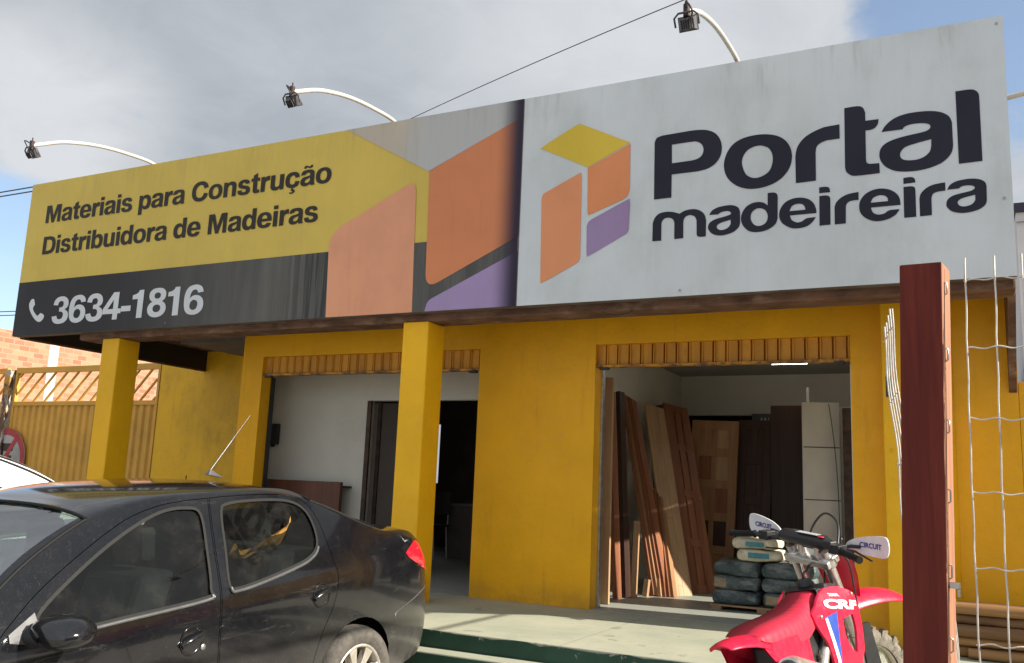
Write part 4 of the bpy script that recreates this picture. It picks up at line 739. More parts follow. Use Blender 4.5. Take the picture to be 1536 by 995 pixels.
def make_car(name, label, paint, scale=1.0):
    t = thing(name, label, 'car', group='cars parked nose out before the shop' if False else None)
    def three(v2, d, sgn): return [(s, sgn*cy(s, z, d), z) for s, z in v2]
    o_fd, o_rd = resample(FD, .05), resample(RD, .05)
    bd = MB(); v2, fs = shell(OUT, [o_fd, o_rd], .055)
    for sg in (1, -1): bd.add(three(v2, 0, sg), fs, 0, True)
    # across the car: sections from side to side, bulging along the outward normal
    us = [sin(pi/2*k/9) for k in range(-9, 10)]; rowsv = []
    for i, (s, z) in enumerate(EP):
        a = EP[max(0, i-1)]; b = EP[min(len(EP)-1, i+1)]; tx, tz = b[0]-a[0], b[1]-a[1]; L = math.hypot(tx, tz); nx, nz = -tz/L, tx/L
        cr = .05
        if s < .3 and z < .75: cr = .10
        elif s < 1.05: cr = .055
        elif s < 1.75: cr = .05+.075*sin(pi*min(1, (s-1.05)/.70))
        elif s < 3.0: cr = .052
        elif s < 3.6: cr = .05+.05*sin(pi*(s-3.0)/.6)
        elif z > 1.0: cr = .035
        else: cr = .09
        Y = cy(s, z); row = []
        for u in us:
            h = cr*(1-abs(u)**2.6)**.62
            row.append((s+nx*h, Y*u, z+nz*h))
        rowsv.append(row)
    m = len(us); fl = [p for r in rowsv for p in r]; body = []; ws = []; rwn = []
    for i in range(len(EP)-1):
        s = (EP[i][0]+EP[i+1][0])/2; z = EP[i][1]
        for k in range(m-1):
            u = (us[k]+us[k+1])/2; q = (i*m+k, i*m+k+1, (i+1)*m+k+1, (i+1)*m+k)
            if 1.10 < s < 1.70 and abs(u) < .955: ws.append(q)
            elif 3.06 < s < 3.50 and z > 1 and abs(u) < .93: rwn.append(q)
            else: body.append(q)
    bd.add(fl, body, 0, True)
    o = bd.build('body', paint, t, merge=.0006)
    for nm, fc, gm in (('windscreen', ws, G_FRONT), ('rear_window', rwn, G_REAR)):
        g = MB(); used = sorted({i for q in fc for i in q}); ix = {a: b for b, a in enumerate(used)}
        g.add([(fl[i][0], fl[i][1]*.999, fl[i][2]-.004) for i in used], [tuple(ix[i] for i in q) for q in fc], 0, True); g.build(nm, gm, t, recalc=False)
    # seals of the two screens
    for s0, s1 in ((1.10, 1.70), (3.06, 3.50)):
        g = MB(); ids = [i for i in range(len(EP)) if s0-.03 < EP[i][0] < s1+.03 and EP[i][1] > 1]
        for i in (ids[0], ids[-1]): g.tube([(p[0], p[1], p[2]+.003) for p in rowsv[i][1:-1]], .008, 6)
        for k in (1, -2): g.tube([(rowsv[i][k][0], rowsv[i][k][1], rowsv[i][k][2]) for i in ids], .008, 6)
        g.build('screen_seal', M_RUB, t)
    # doors with glass, seals and handles
    for dl, wl, hs, hz, gm in ((FD, FW, 2.112, .775, G_GLASS), (RD, RW, 2.962, .830, G_REAR)):
        d1 = offset(resample(dl, .05), .0035); w1 = resample(wl, .035); v2, fs = shell(d1, [w1], .05)
        jl = [offset(resample(dl, .05), -.03), offset(resample(dl, .05), .03)]
        jv, jf = shell(jl[0], [jl[1]], .06)
        gv, gf = shell(offset(w1, -.012), [], .07); sv, sf = shell(offset(w1, -.009), [offset(w1, .005)], .05)
        for sg in (-1, 1):
            d = MB().add(three(v2, 0, sg), fs, 0, True)
            rim = three(d1, 0, sg)+three(d1, .02, sg); n = len(d1); d.add(rim, [(i, (i+1) % n, n+(i+1) % n, n+i) for i in range(n)], 0, False)
            d = d.build('door', paint, t)
            MB().add(three(jv, .022, sg), jf, 0, True).build('door_jamb', M_RUB, d)
            MB().add(three(gv, .010, sg), gf, 0, True).build('window', gm, d, recalc=False)
            MB().add(three(sv, -.0015, sg), sf, 0, True).build('window_seal', M_RUB, d)
            low = [p for p in w1 if p[1] < .95+.16*max(0, p[0]-2.3)+.035]
            low.sort(); MB().tube([(s, sg*cy(s, z-.012, -.005), z-.013) for s, z in low], .0085, 6).build('window_trim', M_TRIM, d)
            MX = Matrix.Translation((hs, sg*(cy(hs, hz)+.001), hz)) @ Matrix.Rotation(R(-90*sg), 4, 'X')
            h = MB().lathe([(.066, .002), (.060, .005), (.052, -.004), (.02, -.014), (0, -.015)], 28, 0, MX)
            h.build('handle_cup', PB if paint == PB else paint, d)
            MB().tube([(hs-.062, sg*(cy(hs, hz)+.010), hz-.012), (hs-.03, sg*(cy(hs, hz)+.016), hz+.004), (hs+.03, sg*(cy(hs, hz)+.016), hz+.016), (hs+.06, sg*(cy(hs, hz)+.010), hz+.024)], [.012, .015, .015, .011], 10).build('handle', paint, d)
    P2 = MB()
    for sg in (-1, 1):
        P2.lathe([(0, .002), (.013, .002), (.014, 0)], 14, 0, Matrix.Translation((2.175, sg*(cy(2.175, .735)+.003), .735)) @ Matrix.Rotation(R(-90*sg), 4, 'X'))
    P2.build('lock', M_STEEL, t)
    tv, tf = shell(resample(TAIL, .03), [], .03); te = offset(resample(TAIL, .03), .004)
    for sg in (-1, 1):
        cen = (3.95, .89)
        g = MB(); tp = three(tv, 0, sg); bd_d = lambda p: min(math.dist(p, q) for q in TAIL)
        g.add([(s, sg*cy(s, z, -(.004+.022*min(1, bd_d((s, z))/.05)**.6)), z) for s, z in tv], tf, 0, True); g.build('tail_light', M_LIGHT, t)
        # bumper seam
        MB().tube([(s, sg*cy(s, z, -.0005), z) for s, z in catmull([(3.64, .575), (3.66, .60), (3.74, .615), (3.90, .63), (4.05, .655), (4.12, .67)] and [(3.64, .565, 0), (3.66, .60, 0), (3.74, .615, 0), (3.90, .635, 0), (4.05, .66, 0), (4.11, .672, 0)], 4) for _ in [0]] if False else [(p[0], sg*cy(p[0], p[1], -.0005), p[1]) for p in catmull([(3.64, .565, 0), (3.66, .60, 0), (3.74, .615, 0), (3.90, .635, 0), (4.05, .66, 0), (4.11, .672, 0)], 4)], .0035, 6).build('bumper_seam', M_TRIM, t)
        MB().prism(loop([(.20, .60, 1), (.45, .66), (.62, .78, 1), (.40, .76), (.20, .70, 1)], 4), (), 0, 0, lambda u, v, w: (u, sg*cy(u, v, -.006), v), 0, False).build('headlight', M_STEEL, t, recalc=False)
        # mirror: foot, shell, glass
        MXm = Matrix.Translation((1.425, sg*(cy(1.5, .95)+.105), .968))
        g = MB(); prof = [(-.105, .02), (-.095, .055), (-.06, .082), (0, .092), (.05, .088), (.085, .075), (.10, .055)]
        vs = []; nn = 20
        for x, r in prof:
            for k in range(nn):
                an = 2*pi*k/nn; sx = 1.32 if True else 1
                vs.append((x*.9, r*1.36*cos(an)*(1+.10*cos(an)), r*.66*sin(an)-.012*cos(an)*sg))
        fs_ = [(i*nn+k, i*nn+(k+1) % nn, (i+1)*nn+(k+1) % nn, (i+1)*nn+k) for i in range(len(prof)-1) for k in range(nn)]+[tuple(range(nn))]
        g.add(vs, fs_, 0, True, MXm); mo = g.build('mirror', paint, t)
        MB().add([(.088,   .062*1.36*cos(2*pi*k/24), .040*sin(2*pi*k/24)) for k in range(24)], [tuple(range(24))], 0, False, MXm).build('mirror_glass', M_STEEL, mo)
        MB().tube([(1.36, sg*cy(1.36, .97, .02), .955), (1.37, sg*(cy(1.36, .97)+.05), .945), (1.39, sg*(cy(1.36, .97)+.10), .955)], [.045, .032, .035], 10).build('mirror_foot', M_BLACK, mo)
        MB().prism([(1.275, .945), (1.275, .975), (1.39, 1.035), (1.40, .955), (1.39, .915)], (), 0, 0, lambda u, v, w: (u, sg*cy(u, v, -.004), v), 0, False).build('mirror_patch', M_TRIM, mo, recalc=False)
    # wheels
    for s in (.827, 3.27):
        for sg in (-1, 1):
            MX = Matrix.Translation((s, sg*.71, .30)) @ Matrix.Rotation(R(-90*sg), 4, 'X')
            w = MB().lathe([(.195, -.09), (.26, -.098), (.290, -.085), (.30, -.05), (.30, .05), (.290, .082), (.268, .098), (.235, .100), (.205, .092), (.198, .08)], 56, 0, MX).build('wheel', M_TYRE, t)
            g = MB().lathe([(.203, .088), (.197, .095), (.186, .088), (.178, .05), (.172, -.05)], 48, 0, MX).lathe([(0, .075), (.035, .078), (.048, .07), (.055, .05), (.055, .0)], 24, 0, MX)
            for k in range(8):
                Mk = MX @ Matrix.Rotation(2*pi*k/8+.2, 4, 'Z')
                g.add([(.04, -.016, .072), (.04, .016, .072), (.12, .021, .082), (.12, -.021, .082), (.185, .033, .085), (.185, -.033, .085), (.04, -.016, .04), (.04, .016, .04), (.185, .033, .05), (.185, -.033, .05)], [(0, 1, 2, 3), (3, 2, 4, 5), (6, 0, 3, 5, 9), (1, 7, 8, 4, 2)], 0, False, Mk)
            g.build('rim', M_RIM, w, bevel=.004)
            MB().lathe([(0, .0), (.17, .0), (.17, -.02)], 32, 0, MX).build('brake_disc', M_RUST, w)
    # underbody, cabin
    MB().box(.25, 4.0, -.56, .56, .20, .40).box(.22, 1.18, -.60, .60, .40, .76).box(3.15, 4.0, -.58, .58, .40, .93).box(1.18, 2.9, -.72, .72, .24, .36).box(3.62, 4.0, -.60, .60, .32, .6).build('chassis', M_RUB, t)
    g = MB().box(1.12, 1.55, -.66, .66, .74, .93).box(2.98, 3.45, -.60, .60, .80, .985)
    for sg in (-1, 1): g.box(1.2, 3.05, sg*.735-.01, sg*.735+.01, .34, .90)
    g.build('dashboard', M_CAB, t, bevel=.03)
    for sy in (-.36, .36):
        for sx, w in ((1.95, .24), (2.70, .30)):
            st = MB().add([(sx-.05+a*.10+zz*.22, sy+bb*(w-.03*zz), .50+zz*.56) for zz in (0, .5, 1) for a, bb in ((-1, -1), (1, -1), (1, 1), (-1, 1))], [(0, 1, 5, 4), (1, 2, 6, 5), (2, 3, 7, 6), (3, 0, 4, 7), (4, 5, 9, 8), (5, 6, 10, 9), (6, 7, 11, 10), (7, 4, 8, 11), (8, 9, 10, 11)]).box(sx-.48, sx+.06, sy-w, sy+w, .38, .54).build('seat', M_SEAT, t, bevel=.035)
            MB().box(sx+.13, sx+.22, sy-.12, sy+.12, 1.10, 1.27).build('headrest', M_SEAT, st, bevel=.03)
    g = MB().lathe([(.18, -.012), (.192, 0), (.18, .012), (.168, 0)], 28, 0, Matrix.Translation((1.62, .36, .93)) @ Matrix.Rotation(R(-65), 4, 'Y'), closed=True)
    g.build('steering_wheel', M_BLACK, t)
    # roof antenna
    g = MB().add([(2.865, -.022, 1.452), (2.865, .022, 1.452), (2.985, .014, 1.425), (2.985, -.014, 1.425), (2.89, -.009, 1.482), (2.89, .009, 1.482)], [(0, 1, 5, 4), (0, 4, 3), (1, 2, 5), (2, 3, 4, 5)], 0, False)
    a = g.build('antenna', M_TRIM, t, bevel=.006); MB().tube([(2.895, 0, 1.478), (3.19, 0, 1.79)], [.0042, .0014], 8).build('whip', M_TRIM, a)
    return t
CA, CX, CY, CZ, CT = -.0700, -3.1525, 3.4318, -.4905, .0992
def car_mw(a, x, y, z, t, k=1.0, back=False):
    d = V((-sin(a)*cos(t), cos(a)*cos(t), sin(t))); n = V((cos(a), sin(a), 0)); uu = n.cross(d)
    O = V((x, y, z))-d*2.3*k-n*HWD*k
    ay = -n if not back else -n      # local +y is the car's own left when it looks along -s
    return Matrix(((d.x*k, -n.x*k, uu.x*k, O.x), (d.y*k, -n.y*k, uu.y*k, O.y), (d.z*k, -n.z*k, uu.z*k, O.z), (0, 0, 0, 1)))
car = make_car('parked_car', 'dusty black saloon car parked in front with its tail to the shop', PB)
car.matrix_world = car_mw(CA, CX, CY, CZ, CT)
# a cloth lying on the parcel shelf behind the rear side window
g = MB(); random.seed(3); nu, nv = 14, 6; vs = []
for i in range(nu):
    for j in range(nv):
        u = i/(nu-1); v = j/(nv-1)
        vs.append((2.46+.36*u, -.60+.05*sin(5*u)-.07*v+.02*sin(9*u+4*v), 1.10+.10*u*u+.07*(v-.5)*(1.3-.9*sin(pi*u*1.3))+.02*sin(11*u+7*v)-.035*sin(pi*u)))
g.add(vs, [(i*nv+j, i*nv+j+1, (i+1)*nv+j+1, (i+1)*nv+j) for i in range(nu-1) for j in range(nv-1)], 0, True, car_mw(CA, CX, CY, CZ, CT))
tag(g.build('cloth', M_CLOTH, recalc=False), 'crumpled ochre cloth seen through the rear side window of the black car', 'cloth')
def copy_tree(o, parent=None, sub=None):
    c = o.copy(); COL.objects.link(c); c.parent = parent
    if c.type == 'MESH' and sub:
        for i, s in enumerate(o.material_slots):
            if s.material in sub: c.material_slots[i].link = 'OBJECT'; c.material_slots[i].material = sub[s.material]
    for ch in list(o.children): copy_tree(ch, c, sub)
    return c
wc = copy_tree(car, None, {PB: PW, G_REAR: G_GLASS, M_RUB: M_RUB}); wc.name = 'parked_car'
wc['label'] = 'white car parked beside the black car, cut by the left edge'
k = 1.15; d = V((0.0, -cos(.0992), -sin(.0992))); n = V((1, 0, 0)); uu = V((0, -sin(.0992), cos(.0992)))
# nose towards the shop: its s axis runs towards -Y
O = V((-5.12, 3.95, street_z(3.95)))-d*1.42*k-n*HWD*k
wc.matrix_world = Matrix(((d.x*k, n.x*k, uu.x*k, O.x), (d.y*k, n.y*k, uu.y*k, O.y), (d.z*k, n.z*k, uu.z*k, O.z), (0, 0, 0, 1)))
# small motorcycle by the pillar, mostly hidden behind the black car
t = thing('motorcycle', 'dark small motorcycle behind the black car, only a mirror showing', 'motorcycle', (-8.22, 7.25, 0))
mo = (-8.22, 7.30)
def Q(pts): return [(mo[0]+x, mo[1]+y, z) for x, y, z in pts]
for y in (-.62, .62):
    w = P(MB().lathe([(.22, -.04), (.285, -.045), (.30, 0), (.285, .045), (.22, .04)], 32, 0, Matrix.Translation((mo[0], mo[1]+y, .30)) @ Matrix.Rotation(R(90), 4, 'Y'), True, True), 'wheel', M_TYRE, t)
P(MB().tube(Q([(0, -.55, .5), (0, -.2, .62), (0, .35, .80), (0, .45, .85)]), [.09, .13, .12, .05], 12), 'body', M_BLACK, t)
P(MB().tube(Q([(0, -.60, .74), (0, -.3, .76), (0, .0, .74)]), [.09, .11, .08], 12), 'seat', M_RUB, t)
P(MB().tube(Q([(-.07, .62, .3), (-.07, .42, .88)]), .025, 8).tube(Q([(.07, .62, .3), (.07, .42, .88)]), .025, 8), 'fork', M_STEEL, t)
P(MB().tube(Q([(-.33, .22, .93), (-.2, .34, .93), (0, .40, .90), (.2, .34, .93), (.33, .22, .93)]), .014, 8), 'handlebar', M_BLACK, t)
P(MB().box(mo[0]-.2, mo[0]+.2, mo[1]-.25, mo[1]+.25, .22, .45), 'engine', M_RUST, t, bevel=.04)
for sx in (1,):
    s_ = P(MB().tube(Q([(.20, .33, .93), (.235, .30, 1.0)]), .006, 6), 'mirror_stem', M_BLACK, t)
    MX = Matrix.Translation((mo[0]+.245, mo[1]+.29, 1.045)) @ Matrix.Rotation(R(28), 4, 'Z') @ Matrix.Rotation(R(80), 4, 'X')
    P(MB().add([(.030*cos(2*pi*k/20)+.010*sin(2*pi*k/20), .048*sin(2*pi*k/20), h) for h in (-.012, .006) for k in range(20)], [(k, (k+1) % 20, 20+(k+1) % 20, 20+k) for k in range(20)]+[tuple(range(20)), tuple(range(20, 40))]), 'mirror', M_BLACK, s_, bevel=.004)
# ------------------------------------------------------------------ red dirt bike (local: s forward, l left, z up, rear wheel contact at 0)
BX, BY, BB, BPH, BDE, BT, BZ = -.674, 3.938, .120, .177, -.49, .085, -.46
fw = V((sin(BB)*cos(BT), cos(BB)*cos(BT), sin(BT))); lf = V((-cos(BB), sin(BB), 0)); up = fw.cross(lf)
l2 = lf*cos(BPH)-up*sin(BPH); u2 = up*cos(BPH)+lf*sin(BPH)
BM = Matrix(((fw.x, l2.x, u2.x, BX), (fw.y, l2.y, u2.y, BY), (fw.z, l2.z, u2.z, BZ), (0, 0, 0, 1)))
SO = V((1.13, 0, .98)); SA = V((-sin(R(27)), 0, cos(R(27))))
SM = Matrix.Translation(SO) @ Matrix.Rotation(BDE, 4, SA) @ Matrix.Translation(-SO)
M_BR = MT('red_bike_plastic'); q = M_BR; kk = q.noise(30, 6, .7, q.obj); q.col(q.mix(q.math('MULTIPLY', q.ramp(kk, .55, .8), .25), (.62, .008, .046), (.40, .09, .09))).set(Roughness=q.ramp(kk, .3, .8, .28, .5)); M_BR = M_BR.m
M_SEATR = MT('red_seat_vinyl'); q = M_SEATR; x, y, z = q.xyz(q.obj)
q.col(q.mix(q.ramp(q.noise(14, 6, .7, q.obj), .4, .8, 0, .4), (.52, .010, .042), (.34, .05, .055))).set(Roughness=.6); q.bump(q.math('SINE', q.math('MULTIPLY', x, 95)), .25, .004); M_SEATR = M_SEATR.m
M_BW = mat('white_bike_plastic', (.72, .72, .74), .4, 0, .06, 20, obj=True, dirt=.2, dirtc=(.4, .36, .3)); M_BBL = mat('blue_graphic', (.02, .07, .36), .4, 0, .1, 20, obj=True)
M_ALU = mat('scuffed_aluminium', (.62, .60, .57), .32, .85, .15, 30, obj=True, dirt=.3); M_RADG = mat('radiator_grey', (.20, .20, .20), .6, .3, .2, 60, obj=True)
M_KNOB = mat('muddy_tyre', (.17, .15, .12), .95, 0, .35, 30, .5, 80, obj=True); M_GOLD = mat('worn_rim_alloy', (.60, .54, .42), .4, .7, .12, 20, obj=True)
M_LETW = mat('white_lettering', (.80, .80, .80), .4, 0, .03, 5); M_LETB = mat('violet_lettering', (.05, .03, .24), .4, 0, .03, 5)
bike = thing('dirt_bike', 'red dirt bike with white hand guards leaning on its stand by the timber post', 'motorcycle', mw=BM)
def BPt(mb, name, m, parent=None, st=False, **k):
    if st: mb.v = [tuple(SM @ V(p)) for p in mb.v]
    return mb.build(name, m, parent or bike, **k)
def wheel(c, R_, w, st):
    MX = Matrix.Translation(c) @ Matrix.Rotation(R(90), 4, 'X')
    g = MB().lathe([(R_-.085, -w*.42), (R_-.05, -w*.5), (R_-.022, -w*.42), (R_-.012, -w*.2), (R_-.012, w*.2), (R_-.022, w*.42), (R_-.05, w*.5), (R_-.085, w*.42)], 64, 0, MX)
    for k in range(40):
        a = 2*pi*k/40; Mk = MX @ Matrix.Rotation(a, 4, 'Z')
        if k % 2: g.box(R_-.03, R_+.004, -.013, .013, -w*.22, w*.22, 0, Mk)
        else:
            for sg in (-1, 1): g.box(R_-.045, R_-.004, -.013, .013, sg*w*.26 if sg > 0 else -w*.50, w*.50 if sg > 0 else -w*.26, 0, Mk)
    wo_ = BPt(g, 'wheel', M_KNOB, None, st)
    g = MB().lathe([(R_-.083, -w*.36), (R_-.098, -w*.30), (R_-.105, 0), (R_-.098, w*.30), (R_-.083, w*.36), (R_-.082, 0)], 56, 0, MX, True, True); BPt(g, 'rim', M_GOLD, wo_, st)
    BPt(MB().lathe([(0, -.055), (.035, -.055), (.035, -.04), (.022, -.035), (.022, .035), (.035, .04), (.035, .055), (0, .055)], 20, 0, MX), 'hub', M_BLACK, wo_, st)
    g = MB()
    for k in range(32):
        a = 2*pi*k/32; b = a+(.5 if k % 2 else -.5); sg = 1 if k % 4 < 2 else -1
        g.tube([MX @ V((.035*cos(b), .035*sin(b), sg*.045)), MX @ V(((R_-.10)*cos(a), (R_-.10)*sin(a), 0))], .0016, 4)
    BPt(g, 'spoke', M_STEEL, wo_, st); wo_.children[-1]['kind'] = 'stuff' if False else ''
    del wo_.children[-1]['kind']
    BPt(MB().lathe([(.06, .062), (.13, .062), (.13, .066), (.06, .066)], 32, 0, MX, False, True), 'brake_disc', M_STEEL, wo_, st)
wheel((0, 0, .335), .335, .11, False); wheel((1.477, 0, .345), .350, .085, True)
ax = V((-sin(R(27)), 0, cos(R(27)))); fb = V((1.452, 0, .345))
for sg in (-1, 1):
    o = V((0, sg*.105, 0)); BPt(MB().tube([fb+o+ax*.0, fb+o+ax*.42], .031, 14).tube([fb+o+ax*.42, fb+o+ax*.92], .028, 14), 'fork', M_ALU, None, True)
    BPt(MB().prism(loop([(1.40, .30, 1), (1.46, .33), (1.44, .50), (1.33, .78, 1), (1.25, .78, 1), (1.33, .50)], 4), (), sg*.132, sg*.142, lambda u, v, w: (u, w, v)), 'fork_guard', M_BLACK, None, True, bevel=.004)
tc1 = fb+ax*.86; tc0 = fb+ax*.62
for c in (tc1, tc0):
    g = MB().box(-.045, .05, -.14, .14, -.02, .02, 0, Matrix.Translation(c) @ Matrix.Rotation(R(-27), 4, 'Y'))
    for sg in (-1, 1): g.lathe([(0, -.028), (.042, -.028), (.042, .028), (0, .028)], 18, 0, Matrix.Translation(c+V((0, sg*.105, 0))) @ Matrix.Rotation(R(-27), 4, 'Y'))
    BPt(g, 'triple_clamp', M_ALU, None, True, bevel=.006)
for sg in (-1, 1): BPt(MB().tube([tc1+V((0, sg*.05, .01)), tc1+V((-.01, sg*.05, .085))], .022, 12), 'bar_mount', M_ALU, None, True, bevel=.003)
bc = tc1+V((-.012, 0, .062))
BAR = [(bc.x-.135, .405, 1.187), (bc.x-.09, .27, 1.198), (bc.x-.045, .19, 1.190), (bc.x-.008, .11, bc.z+.015), (bc.x, .06, bc.z)]
pth = catmull(BAR, 5); pth = pth+[(x, -y, z) for x, y, z in reversed(pth)]
hb = BPt(MB().tube(pth, .0135, 12), 'handlebar', M_BLACK, None, True)
BPt(MB().tube([(bc.x-.03, .15, 1.208), (bc.x-.03, .13, 1.210), (bc.x-.03, -.13, 1.210), (bc.x-.03, -.15, 1.208)], [.026, .036, .036, .026], 14), 'bar_pad', mat('black_bar_pad', (.02, .02, .022), .35, 0, .1, 20), hb, True)
g = MB(); g.box(bc.x-.066, bc.x-.026, -.10, .03, 1.2445, 1.247); BPt(g, 'pad_label', mat('pad_label_grey', (.42, .42, .44), .4, 0, .05, 10), hb, True)
for sg in (-1, 1):
    e = V((bc.x-.137, sg*.408, 1.187)); b = V((bc.x-.092, sg*.275, 1.198)); dr = (e-b).normalized()
    BPt(MB().tube([b, b+dr*.006, b+dr*.012, e-dr*.012, e-dr*.004, e+dr*.004], [.021, .021, .0165, .0165, .019, .018], 12), 'grip', M_RUB, hb, True)
    BPt(MB().box(-.03, .035, -.03, .03, -.022, .022, 0, Matrix.Translation((bc.x-.062, sg*.225, 1.198))).tube([(bc.x-.04, sg*.235, 1.198), (bc.x+.01, sg*.27, 1.188), (bc.x-.02, sg*.39, 1.165)], [.008, .006, .005], 8), 'lever', M_BLACK, hb, True, bevel=.005)
    BPt(MB().tube([(bc.x-.02, sg*.20, 1.195), (bc.x+.03, sg*.235, 1.205), (bc.x+.035, sg*.28, 1.208)], .009, 8), 'guard_mount', M_BLACK, hb, True)
    # hand guard: cupped plate in front of the grip
    ol = loop([(.205, -.016, 1), (.212, .018), (.27, .046), (.35, .062), (.42, .070), (.452, .062), (.462, .02), (.452, -.020), (.42, -.034), (.33, -.032), (.25, -.026)], 4)
    v2, fs = shell(resample(ol, .02), [], .025)
    sh = lambda u, v, d=0: (bc.x+.025+d-.8*max(0, u-.30)**2-.9*v*v+.20*max(0, u-.2), sg*(u if sg > 0 else .205+(u-.205)*.86), 1.203+v)
    g = MB().add([sh(u, v) for u, v in v2], fs, 0, True); g.add([sh(u, v, .006) for u, v in v2], fs, 0, True)
    n = len(resample(ol, .02)); g.add([sh(u, v) for u, v in v2[:n]]+[sh(u, v, .006) for u, v in v2[:n]], [(i, (i+1) % n, n+(i+1) % n, n+i) for i in range(n)])
    hg = BPt(g, 'hand_guard', M_BW, hb, True)
    g = MB(); add_text(g, 'CIRCUIT', lambda u, v: sh(-sg*u if False else (u if sg < 0 else .70-u), v, -.0025), .285, .415, .004, .026, .03, ref='C')
    BPt(g, 'lettering', M_LETB, hb, True, recalc=False)
# cables over the bars
BPt(MB().tube(catmull([(bc.x-.03, -.20, 1.20), (bc.x+.06, -.13, 1.30), (bc.x+.12, 0, 1.325), (bc.x+.14, .10, 1.23), (bc.x+.08, .10, 1.08)], 6), .006, 8).tube(catmull([(bc.x-.03, .20, 1.195), (bc.x+.07, .14, 1.225), (bc.x+.10, .05, 1.17), (bc.x+.05, .02, 1.05)], 6), .006, 8), 'control_cable', M_BLACK, hb, True)
# number plate in front of the clamps
v2, fs = shell(resample([(-.10, .90), (.10, .90), (.125, 1.02), (.115, 1.14), (.07, 1.165), (-.07, 1.165), (-.115, 1.14), (-.125, 1.02)], .03), [], .04)
pl = lambda u, v, d=0: (1.325-.36*(v-.90)-1.6*u*u+d, u, v)
BPt(MB().add([pl(u, v) for u, v in v2], fs, 0, True).add([pl(u, v, .008) for u, v in v2], fs, 0, True), 'number_plate', M_BR, None, True)
# front fender
def sheet(path, wid, arch, th=.006, nu=11):
    vs = []; m = nu
    for d in (0, -th):
        for (s, z), w, a in zip(path, wid, arch):
            for k in range(m):
                u = -1+2*k/(m-1); vs.append((s, u*w, z-a*abs(u)**2.2+d))
    n = len(path); fs = []
    for b in (0, n*m):
        for i in range(n-1):
            for k in range(m-1): fs.append((b+i*m+k, b+i*m+k+1, b+(i+1)*m+k+1, b+(i+1)*m+k))
    rim = [k for k in range(m)]+[(i+1)*m-1 for i in range(1, n)]+[(n-1)*m+k for k in range(m-2, -1, -1)]+[i*m for i in range(n-2, 0, -1)]
    q = len(rim); fs += [(rim[i], rim[(i+1) % q], n*m+rim[(i+1) % q], n*m+rim[i]) for i in range(q)]
    return vs, fs
sm_ = lambda l, n=4: [(p[0], p[1]) for p in catmull([(a, b, 0) for a, b in l], n)]
def lerpl(l, n):
    out = []
    for i in range(len(l)-1): out += [l[i]+(l[i+1]-l[i])*j/n for j in range(n)]
    return out+[l[-1]]
vs, fs = sheet(sm_([(1.12, .83), (1.28, .885), (1.45, .905), (1.63, .885), (1.75, .845), (1.81, .815)]), lerpl([.065, .085, .10, .095, .075, .045], 4), lerpl([.06, .06, .055, .045, .03, .015], 4))
BPt(MB().add(vs, fs, 0, True), 'front_fender', M_BR, None, True)
# rear fender
vs, fs = sheet(sm_([(.32, .86), (.15, .905), (-.02, .935), (-.15, .952), (-.25, .955), (-.305, .945)]), lerpl([.095, .105, .10, .088, .07, .04], 4), lerpl([.10, .085, .06, .04, .025, .012], 4))
BPt(MB().add(vs, fs, 0, True), 'rear_fender', M_BR)
# seat: rounded loft
st = sm_([(-.06, .935), (.08, .945), (.28, .940), (.48, .935), (.66, .950), (.78, .975), (.86, .995)]); ws_ = lerpl([.075, .098, .105, .095, .078, .070, .055], 4); hh = lerpl([.02, .07, .10, .115, .11, .10, .07], 4)
vs = []; m = 17
for (s, z), w, h in zip(st, ws_, hh):
    for k in range(m):
        a = pi*k/(m-1); cx_ = cos(a); sy_ = sin(a)
        vs.append((s, w*(1.0 if abs(cx_) < .001 else abs(cx_)**.62)*(1 if cx_ > 0 else -1), z-h+h*sy_**.55))
fs = [(i*m+k, i*m+k+1, (i+1)*m+k+1, (i+1)*m+k) for i in range(len(st)-1) for k in range(m-1)]+[tuple(range(m)), tuple(range((len(st)-1)*m, len(st)*m))]
BPt(MB().add(vs, fs, 0, True), 'seat', M_SEATR)
# tank cover and cap
BPt(MB().add([(s, u*w, z) for s, w, z in ((.80, .075, .985), (.90, .095, 1.0), (1.0, .10, .985), (1.09, .07, .955)) for u in (-1, -.5, .5, 1)]+[(s, u*w*1.25, .88) for s, w in ((.80, .075), (.90, .095), (1.0, .10), (1.09, .07)) for u in (-1, 1)], [(i*4+k, i*4+k+1, i*4+k+5, i*4+k+4) for i in range(3) for k in range(3)]+[(16+2*i, 4*i, 4*i+4, 18+2*i) for i in range(3)]+[(4*i+3, 17+2*i, 19+2*i, 4*i+7) for i in range(3)]), 'tank_cover', M_BLACK, None, bevel=.012)
BPt(MB().lathe([(0, .035), (.030, .035), (.036, .028), (.036, 0)], 18, 0, Matrix.Translation((.87, 0, .995))).tube([(.87, 0, 1.03), (.90, .01, 1.05), (.98, .01, 1.06), (1.04, .01, 1.08)], .005, 6), 'tank_cap', M_BLACK)
